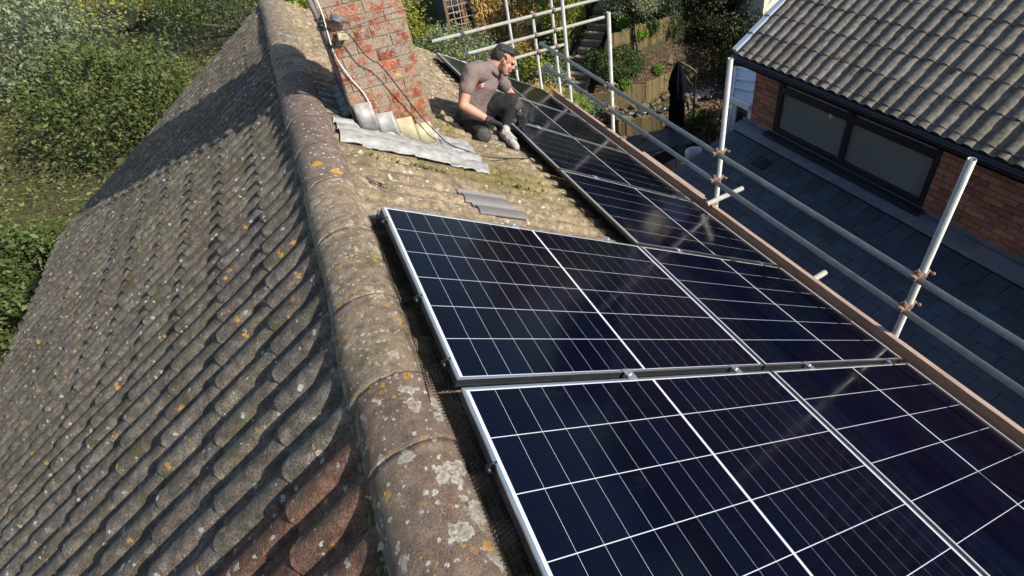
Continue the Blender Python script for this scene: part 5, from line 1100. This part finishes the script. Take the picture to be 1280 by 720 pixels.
for (y, z, sy, sz) in (((WY0 + WY1) / 2, WZ0 + fw / 2, WY1 - WY0, fw), ((WY0 + WY1) / 2, WZ1 - fw / 2, WY1 - WY0, fw), (WY1 - fw / 2, (WZ0 + WZ1) / 2, fw, WZ1 - WZ0 - 2 * fw), (WY0 + fw / 2, (WZ0 + WZ1) / 2, fw, WZ1 - WZ0 - 2 * fw), ((WY0 + WY1) / 2, (WZ0 + WZ1) / 2, .08, WZ1 - WZ0 - 2 * fw)): win.box((fx, y, z), (.09, sy, sz))
TZ = -2.20
for ya, yb in ((WY0 + fw, (WY0 + WY1) / 2 - .04), ((WY0 + WY1) / 2 + .04, WY1 - fw)): win.box((fx - .004, (ya + yb) / 2, TZ), (.09, yb - ya, .09))
wob_ = win.build('window', ANTH, nb, bevel=.004); put(wob_, 'anthracite framed window with opaque greyish panes')
def glass_mat():
    m = bpy.data.materials.new('window_glass'); m.use_nodes = True; N = m.node_tree.nodes; L = m.node_tree.links; b = N['Principled BSDF']; b.inputs['Roughness'].default_value = .06; b.inputs['Coat Weight'].default_value = 1
    t = N.new('ShaderNodeTexCoord'); n = N.new('ShaderNodeTexNoise'); n.inputs['Scale'].default_value = 1.3; L.new(t.outputs['Object'], n.inputs[0]); rmp = N.new('ShaderNodeValToRGB'); rmp.color_ramp.elements[0].color = (.13, .145, .13, 1); rmp.color_ramp.elements[1].color = (.24, .26, .235, 1); L.new(n.outputs[0], rmp.inputs[0]); L.new(rmp.outputs[0], b.inputs['Base Color']); return m
gm = glass_mat()
for ya, yb in ((WY0 + fw, (WY0 + WY1) / 2 - .04), ((WY0 + WY1) / 2 + .04, WY1 - fw)):
    for za, zb in ((WZ0 + fw, TZ - .045), (TZ + .045, WZ1 - fw)): g_ = MB(); g_.box((fx + .012, (ya + yb) / 2, (za + zb) / 2), (.02, yb - ya, zb - za)); g_.build('pane', gm, wob_)
m = MB(); m.box((NW - .05, (WY0 + WY1) / 2, WZ0 - .03), (.20, WY1 - WY0 + .12, .045)); m.build('sill', ANTH, wob_, bevel=.008)
# eaves
m = MB(); m.box((NW - .20, (NY0 + NY1 + .12) / 2, -1.872), (.36, NY1 - NY0 + .12, .02)); m.box((NW - .37, (NY0 + NY1 + .1) / 2, -1.79), (.02, NY1 - NY0 + .12, .18)); m.build('soffit', ANTH, nb)
zgut = -1.745; m = MB(); GX = NW - .44
pr = [(GX + .062 * math.cos(a), zgut + .062 * math.sin(a)) for a in np.linspace(math.pi, 2 * math.pi, 11)] + [(GX + .055 * math.cos(a), zgut + .055 * math.sin(a)) for a in np.linspace(2 * math.pi, math.pi, 11)]
m.prism([(x, NY0, z) for x, z in pr], (0, NY1 - NY0 + .14, 0)); m.build('gutter', ANTH, nb)
NP = R(33); nc, nsn = math.cos(NP), math.sin(NP)
def map_nb(V, Y, n): return np.stack([NW - .38 + V * nc - n * nsn, Y, -1.705 + V * nsn + n * nc], -1)
TILE_N = mat('neighbour_tile', [(.25, (.07, .060, .048)), (.5, (.17, .150, .122)), (.75, (.29, .255, .205))], scale=18, detail=9, bump=.6, bscale=90, tint=True, layers=[dict(kind='spot', scale=9, dens=.80, rad=.30, col=(.02, .02, .014), wob=1., fs=40), dict(kind='noise', scale=6, lo=.62, hi=.72, col=(.07, .065, .045), amt=.7)])
NVL = 5.0
def map_nb_down(V, Y, n): return map_nb(NVL - V, Y, n)               # courses lap downhill towards the gutter
put(tiles('roof', nb, TILE_N, map_nb_down, NY0, NY1 + .06, 0.0, NVL + .04, gauge=.345, first=.345 * .35, pitch=.165, rollh=.042, step=.012, dy=.011, wear=.002, seed=17, rollw=.056), 'grey ribbed concrete tile roof with bare patches')
m = MB(); b_ = [map_nb(np.array(0.), np.array(NY0), np.array(-.05)), map_nb(np.array(NVL), np.array(NY0), np.array(-.05))]
xr = NW - .38 + NVL * nc; zr = -1.705 + NVL * nsn; m.poly([(xr - .02, NY0, zr), (xr - .02, NY1 + .06, zr), (xr + NVL * nc, NY1 + .06, -1.705), (xr + NVL * nc, NY0, -1.705)]); m.build('back_roof', TILE_N, nb)
m = MB(); m.prism([(NW + .0, NY1 - .01, -2.0), (NW + 7.0, NY1 - .01, -2.0), (xr, NY1 - .01, zr - .12)], (0, -.2, 0)); m.build('gable', NBR, nb)
VERG = plain('pale_blue_white_verge', (.40, .46, .54), rough=.4, var=.04)
vv = -.02
for k in range(14):
    a = .345 * k - .01; bb = min(a + .335, NVL); A_ = V3(map_nb(np.array(a), np.array(NY1 + .10), np.array(.030))); B_ = V3(map_nb(np.array(bb), np.array(NY1 + .10), np.array(.030 - .012)))
    m = MB(); m.bar(A_, B_, .09, .075, V3((-nsn, 0, nc))); m.build('verge_cap', VERG, nb, bevel=.006)
# slate lean-to
LP = (3.41 - 3.05) / (5.72 - 4.6); LX0 = 5.70; LZ0 = -3.06; LY1 = 4.76; LY0 = -4.5; LLEN = 3.0
la = math.atan(LP); lc_, ls_ = math.cos(la), math.sin(la); lpt = lambda v, y, n=0.: (LX0 - v * lc_ - n * ls_ * -1 * -1, y, LZ0 - v * ls_ + n * lc_)
lean = thing('lean_to', 'lean-to extension under a dark slate roof against the brick wall', 'extension', (4.8, 0, GZ))
SLM = mat('blue_black_slate', [(.3, (.040, .052, .072)), (.7, (.062, .078, .105))], scale=5, detail=7, rough=.55, bump=.25, bscale=45, tint=True, spec=.4)
m = MB(); g = random.Random(14); gau, sw = .165, .215; k = 0; rotL = Matrix((V3((-lc_, 0, -ls_)), V3((0, 1, 0)), V3((-ls_, 0, lc_)))).transposed()
v = -.05
while v < LLEN:
    y = LY0 - (k % 2) * sw / 2
    while y < LY1:
        a, b = max(y, LY0) + .002, min(y + sw, LY1) - .002
        if b - a > .03:
            t = g.uniform(.8, 1.22); m.tint = (t, t * g.uniform(.97, 1.03), t * g.uniform(.95, 1.05)); c = lpt(v + .17, (a + b) / 2, .010 + g.uniform(-.001, .002)); tilt = Euler((0, R(-1.8) + g.uniform(-.004, .004), 0)).to_matrix(); m.box(c, (.30, b - a - .004, .008), rotL @ tilt)
        y += sw
    v += gau; k += 1
m.tint = (1, 1, 1); sl_ = m.build('slate_roof', SLM, lean)
m = MB(); q = at_y(990, 195, 0) ; hp_ = _hit(989.5, 206, (LP, 0, -1), LP * LX0 - LZ0) if False else None
vp = V3(_hit(952, 205, (-ls_, 0, lc_), -ls_ * LX0 + lc_ * LZ0)); m.box(vp + V3((0, 0, .02)), (.20, .24, .03), rotL); m.build('slate_vent', BLACKP, lean, bevel=.004)
m = MB(); m.prism([lpt(-.3, LY0, -.02), lpt(LLEN + .05, LY0, -.02), (LX0 - LLEN * lc_ + .1, LY0, GZ), (NW - .01, LY0, GZ)], (0, LY1 - LY0 - .10, 0)); m.build('wall', NBR, lean)
m = MB(); ue = lpt(LLEN + .10, 0, .0); pr = [(ue[0] + .05 * math.cos(a), ue[2] - .03 + .05 * math.sin(a)) for a in np.linspace(math.pi, 2 * math.pi, 9)] + [(ue[0] + .044 * math.cos(a), ue[2] - .03 + .044 * math.sin(a)) for a in np.linspace(2 * math.pi, math.pi, 9)]
m.prism([(x, LY0, z) for x, z in pr], (0, LY1 - LY0, 0)); m.build('gutter', BLACKP, lean)
FLSH = mat('lean_to_lead', [(.3, (.15, .165, .195)), (.6, (.215, .235, .275)), (.8, (.30, .32, .36))], scale=5, rough=.5, bump=.25, bscale=18, metallic=.2)
ys_ = [LY0 - .02, -2.9, -1.4, .1, 1.6, 3.05, 4.38, LY1 + .03]
for i_, (a, b) in enumerate(zip(ys_[:-1], ys_[1:])):
    m = MB(); lf_ = .0035 * (i_ % 2)
    prf = [(NW - .009, LZ0 + .16 + lf_), (NW - .016, LZ0 + .055 + lf_)] + [tuple(np.array(lpt(vq, 0, .032 + lf_))[[0, 2]]) for vq in (-.26, -.16, -.06, -.045)] + [tuple(np.array(lpt(-.044, 0, .018))[[0, 2]])]
    for (p0, p1) in zip(prf[:-1], prf[1:]): m.poly([(p0[0], a, p0[1]), (p1[0], a, p1[1]), (p1[0], b + .012, p1[1]), (p0[0], b + .012, p0[1])])
    o = m.build('lead_flashing', FLSH, lean, weld=True); sd = o.modifiers.new('s', 'SOLIDIFY'); sd.thickness = .003
# white conservatory at the neighbour's gable end
con = thing('conservatory', 'white framed conservatory with pale translucent roof sheets behind the brick corner', 'conservatory', (6.6, 5.6, GZ))
POLY = plain('polycarbonate', (.60, .68, .76), rough=.25, var=.05, coat=.5); UP = plain('white_frame', (.74, .78, .84), rough=.35, var=.03)
P00, P01 = V3(at_x(917, 119, 6.02)), V3(at_x(941, 130, 6.02)); P10, P11 = V3(at_x(921.5, 85, 6.60)), V3(at_x(946, 91, 6.60)); Yn = 4.80
m = MB(); m.prism([P00, P01, P11, P10], (0, 0, -.025)); m.build('roof', POLY, con)
for t in (.36, .68): m = MB(); m.bar(P00.lerp(P10, t - .10) + V3((-.01, 0, .016)), P01.lerp(P11, t + .02) + V3((-.01, 0, .016)), .035, .025); m.build('glazing_bar', UP, con)
m = MB(); m.bar(P00 + V3((-.02, .02, .0)), P10 + V3((-.02, .02, .0)), .05, .06); m.build('barge_board', UP, con)
m = MB()
for t in np.linspace(.08, .95, 9): c = P00.lerp(P10, t) + V3((-.05, .04, .03)); m.box(c, (.03, .04, .055))
m.build('crest_finials', UP, con)
m = MB(); m.bar(P00 + V3((-.05, .04, -.05)), P01 + V3((-.05, 0, -.05)), .07, .08); m.build('gutter', UP, con)
m = MB(); m.bar(P10, P11, .05, .05); m.build('ridge_bar', UP, con)
zc_ = P00.z - .10; fy0, fy1 = P01.y + .02, P00.y - .05
for y in (fy1, fy0 + .02): m = MB(); m.box((P00.x + .03, y, (zc_ + GZ) / 2), (.075, .075, zc_ - GZ)); m.build('post', UP, con, bevel=.004)
m = MB(); m.box((P00.x + 2.5, fy1, (zc_ + GZ) / 2), (.075, .075, zc_ - GZ)); m.build('post', UP, con, bevel=.004)
for zz in (zc_ - .42, zc_ - 1.5, zc_ - .02): m = MB(); m.bar((P00.x + .03, fy0 + .06, zz), (P00.x + .03, fy1 - .04, zz), .06, .07); m.build('transom', UP, con, bevel=.004)
m = MB(); m.prism([P10, P11, P11 + V3((1.2, -.05, -.45)), P10 + V3((1.2, -.05, -.45))], (0, 0, -.03)); m.build('roof', POLY, con)
gl2 = plain('dark_glass', (.012, .016, .018), rough=.05, coat=1.)
m = MB(); m.box((P00.x + .03, (fy0 + fy1) / 2, (zc_ + GZ) / 2 - .02), (.012, fy1 - fy0, zc_ - GZ - .1)); m.build('glass', gl2, con)
m = MB(); m.box((P00.x + 1.28, fy1, (zc_ + GZ) / 2 - .02), (2.4, .012, zc_ - GZ - .1)); m.build('glass', gl2, con)
m = MB(); m.tube([(P00.x - .04, fy1 + .02, P00.z - .06), (P00.x - .05, fy1 + .03, P00.z - .3), (P00.x - .02, fy1 + .03, GZ)], .020, 8); m.build('downpipe', UP, con, smooth=True)

# ------------------------------------------------------------------ left of the house: fence, trees and a far roof (outside the photographed strip, kept plain)
FEN = mat('fence_wood', [(.3, (.12, .08, .05)), (.7, (.22, .155, .10))], scale=8, bump=.4, stretch=(6, 6, .6))
fe = thing('fence', 'brown close boarded fence along the lawn left of the house', 'fence', (-9.8, 2, GZ)); m = MB()
for k in range(150): m.box((-9.8 + random.uniform(-.004, .004), -13 + .15 * k, GZ + .9), (.02, .142, 1.75 + random.uniform(-.01, .01)))
m.build('boards', FEN, fe)
for k in range(12): m = MB(); m.box((-9.86, -13 + 2.0 * k, GZ + .95), (.09, .09, 1.95)); m.build('post', FEN, fe)
for k, (x, y, s_, lf, lab) in enumerate(((-8.2, 3.0, 1.2, 'mid', 'rounded green shrub by the fence left of the house'), (-8.6, 6.6, 1.5, 'yew', 'dark shrub in the fence corner left of the house'), (-6.4, 10.8, 1.4, 'mid', 'broad green shrub on the bank behind the left roof'), (-3.2, 11.6, 1.3, 'grey', 'grey green shrub on the bank behind the ridge end'), (-.6, 12.8, 1.3, 'mid', 'green shrub on the bank just left of the chimney top'), (-9.5, 14.0, 1.9, 'yew', 'large dark shrub high on the bank at far left'), (-4.6, 15.5, 1.8, 'mid', 'large green shrub high on the bank'), (.6, 16.5, 1.6, 'lime', 'yellow green shrub high on the bank left of the chimney'), (-12.0, 18.5, 2.2, 'mid', 'tall green tree-like shrub at the top left corner'), (-7.6, 19.5, 2.1, 'grey', 'pale grey green shrub at the top of the bank'), (-10.6, 23.5, 2.6, 'yew', 'big dark shrub on the skyline of the bank at far left'), (-5.2, 23.0, 2.3, 'lime', 'big yellow green shrub at the top of the bank'), (-1.4, 20.5, 2.2, 'yew', 'big dark shrub at the top of the bank behind the ridge'), (-12.6, 11.5, 1.3, 'lime', 'low yellow green shrub on the bank at the left edge'))):
    bush(lab, (x, y, float(ground(x, y)) - .1), (s_, s_, s_ * .8), 9000, lf, .11, 120 + k, clumps=80, spread=.18, shell=.7, stems=8)

# ------------------------------------------------------------------ taller trees beyond the neighbouring house (they show as soft reflections in the panels)
def big_tree(x, y, h, r, leaf, seed, label, n=7000):
    z = -4.0; t = thing('tall_tree', label, 'tree', (x, y, z), 'tall trees beyond the neighbouring house'); g = random.Random(seed); m = MB(); top = Vector((x, y, z + h))
    m.tube([(x, y, z), (x + .1, y, z + h * .35), (x - .05, y + .1, z + h * .7), top], [.32, .24, .14, .03], 8)
    for k in range(22):
        a = k * 2.4; f_ = .3 + .62 * k / 22; b = Vector((x, y, z + h * f_)); l = r * (1.05 - .5 * f_); e = b + Vector((math.cos(a) * l, math.sin(a) * l, l * .55)); m.tube([b, b.lerp(e, .5) + Vector((0, 0, .15)), e], [.09, .05, .012], 5)
    m.build('trunk', BARK, t, smooth=True); leaves('crown', crown_pts((x, y, z + h * .62), (r, r, h * .40), n, 70, .17, .55, seed, -.8), .22, LF[leaf], t, rnd=np.random.default_rng(seed))
for k, (x, y, h, r, lf, lab) in enumerate(((17.5, 11.0, 7.0, 2.4, 'brown', 'russet leaved tree nearest the far corner of the neighbouring house'), (21.0, 7.5, 8.5, 2.8, 'mid', 'broad green tree straight behind the neighbouring roof'), (24.0, 3.0, 8.0, 2.8, 'brown', 'russet tree behind the near half of the neighbouring roof'), (26.0, -2.0, 8.5, 3.0, 'mid', 'broad green tree farthest to the right beyond the neighbouring roof'), (16.0, 17.0, 7.0, 2.5, 'dry', 'straw coloured tree high on the bank beyond the hedge'), (22.5, 14.0, 8.0, 2.8, 'yew', 'dark evergreen tree beyond the far white house'), (29.0, 9.0, 10.0, 3.4, 'brown', 'tallest russet tree far beyond the neighbouring roof'))):
    big_tree(x, y, h, r, lf, 200 + k, lab)
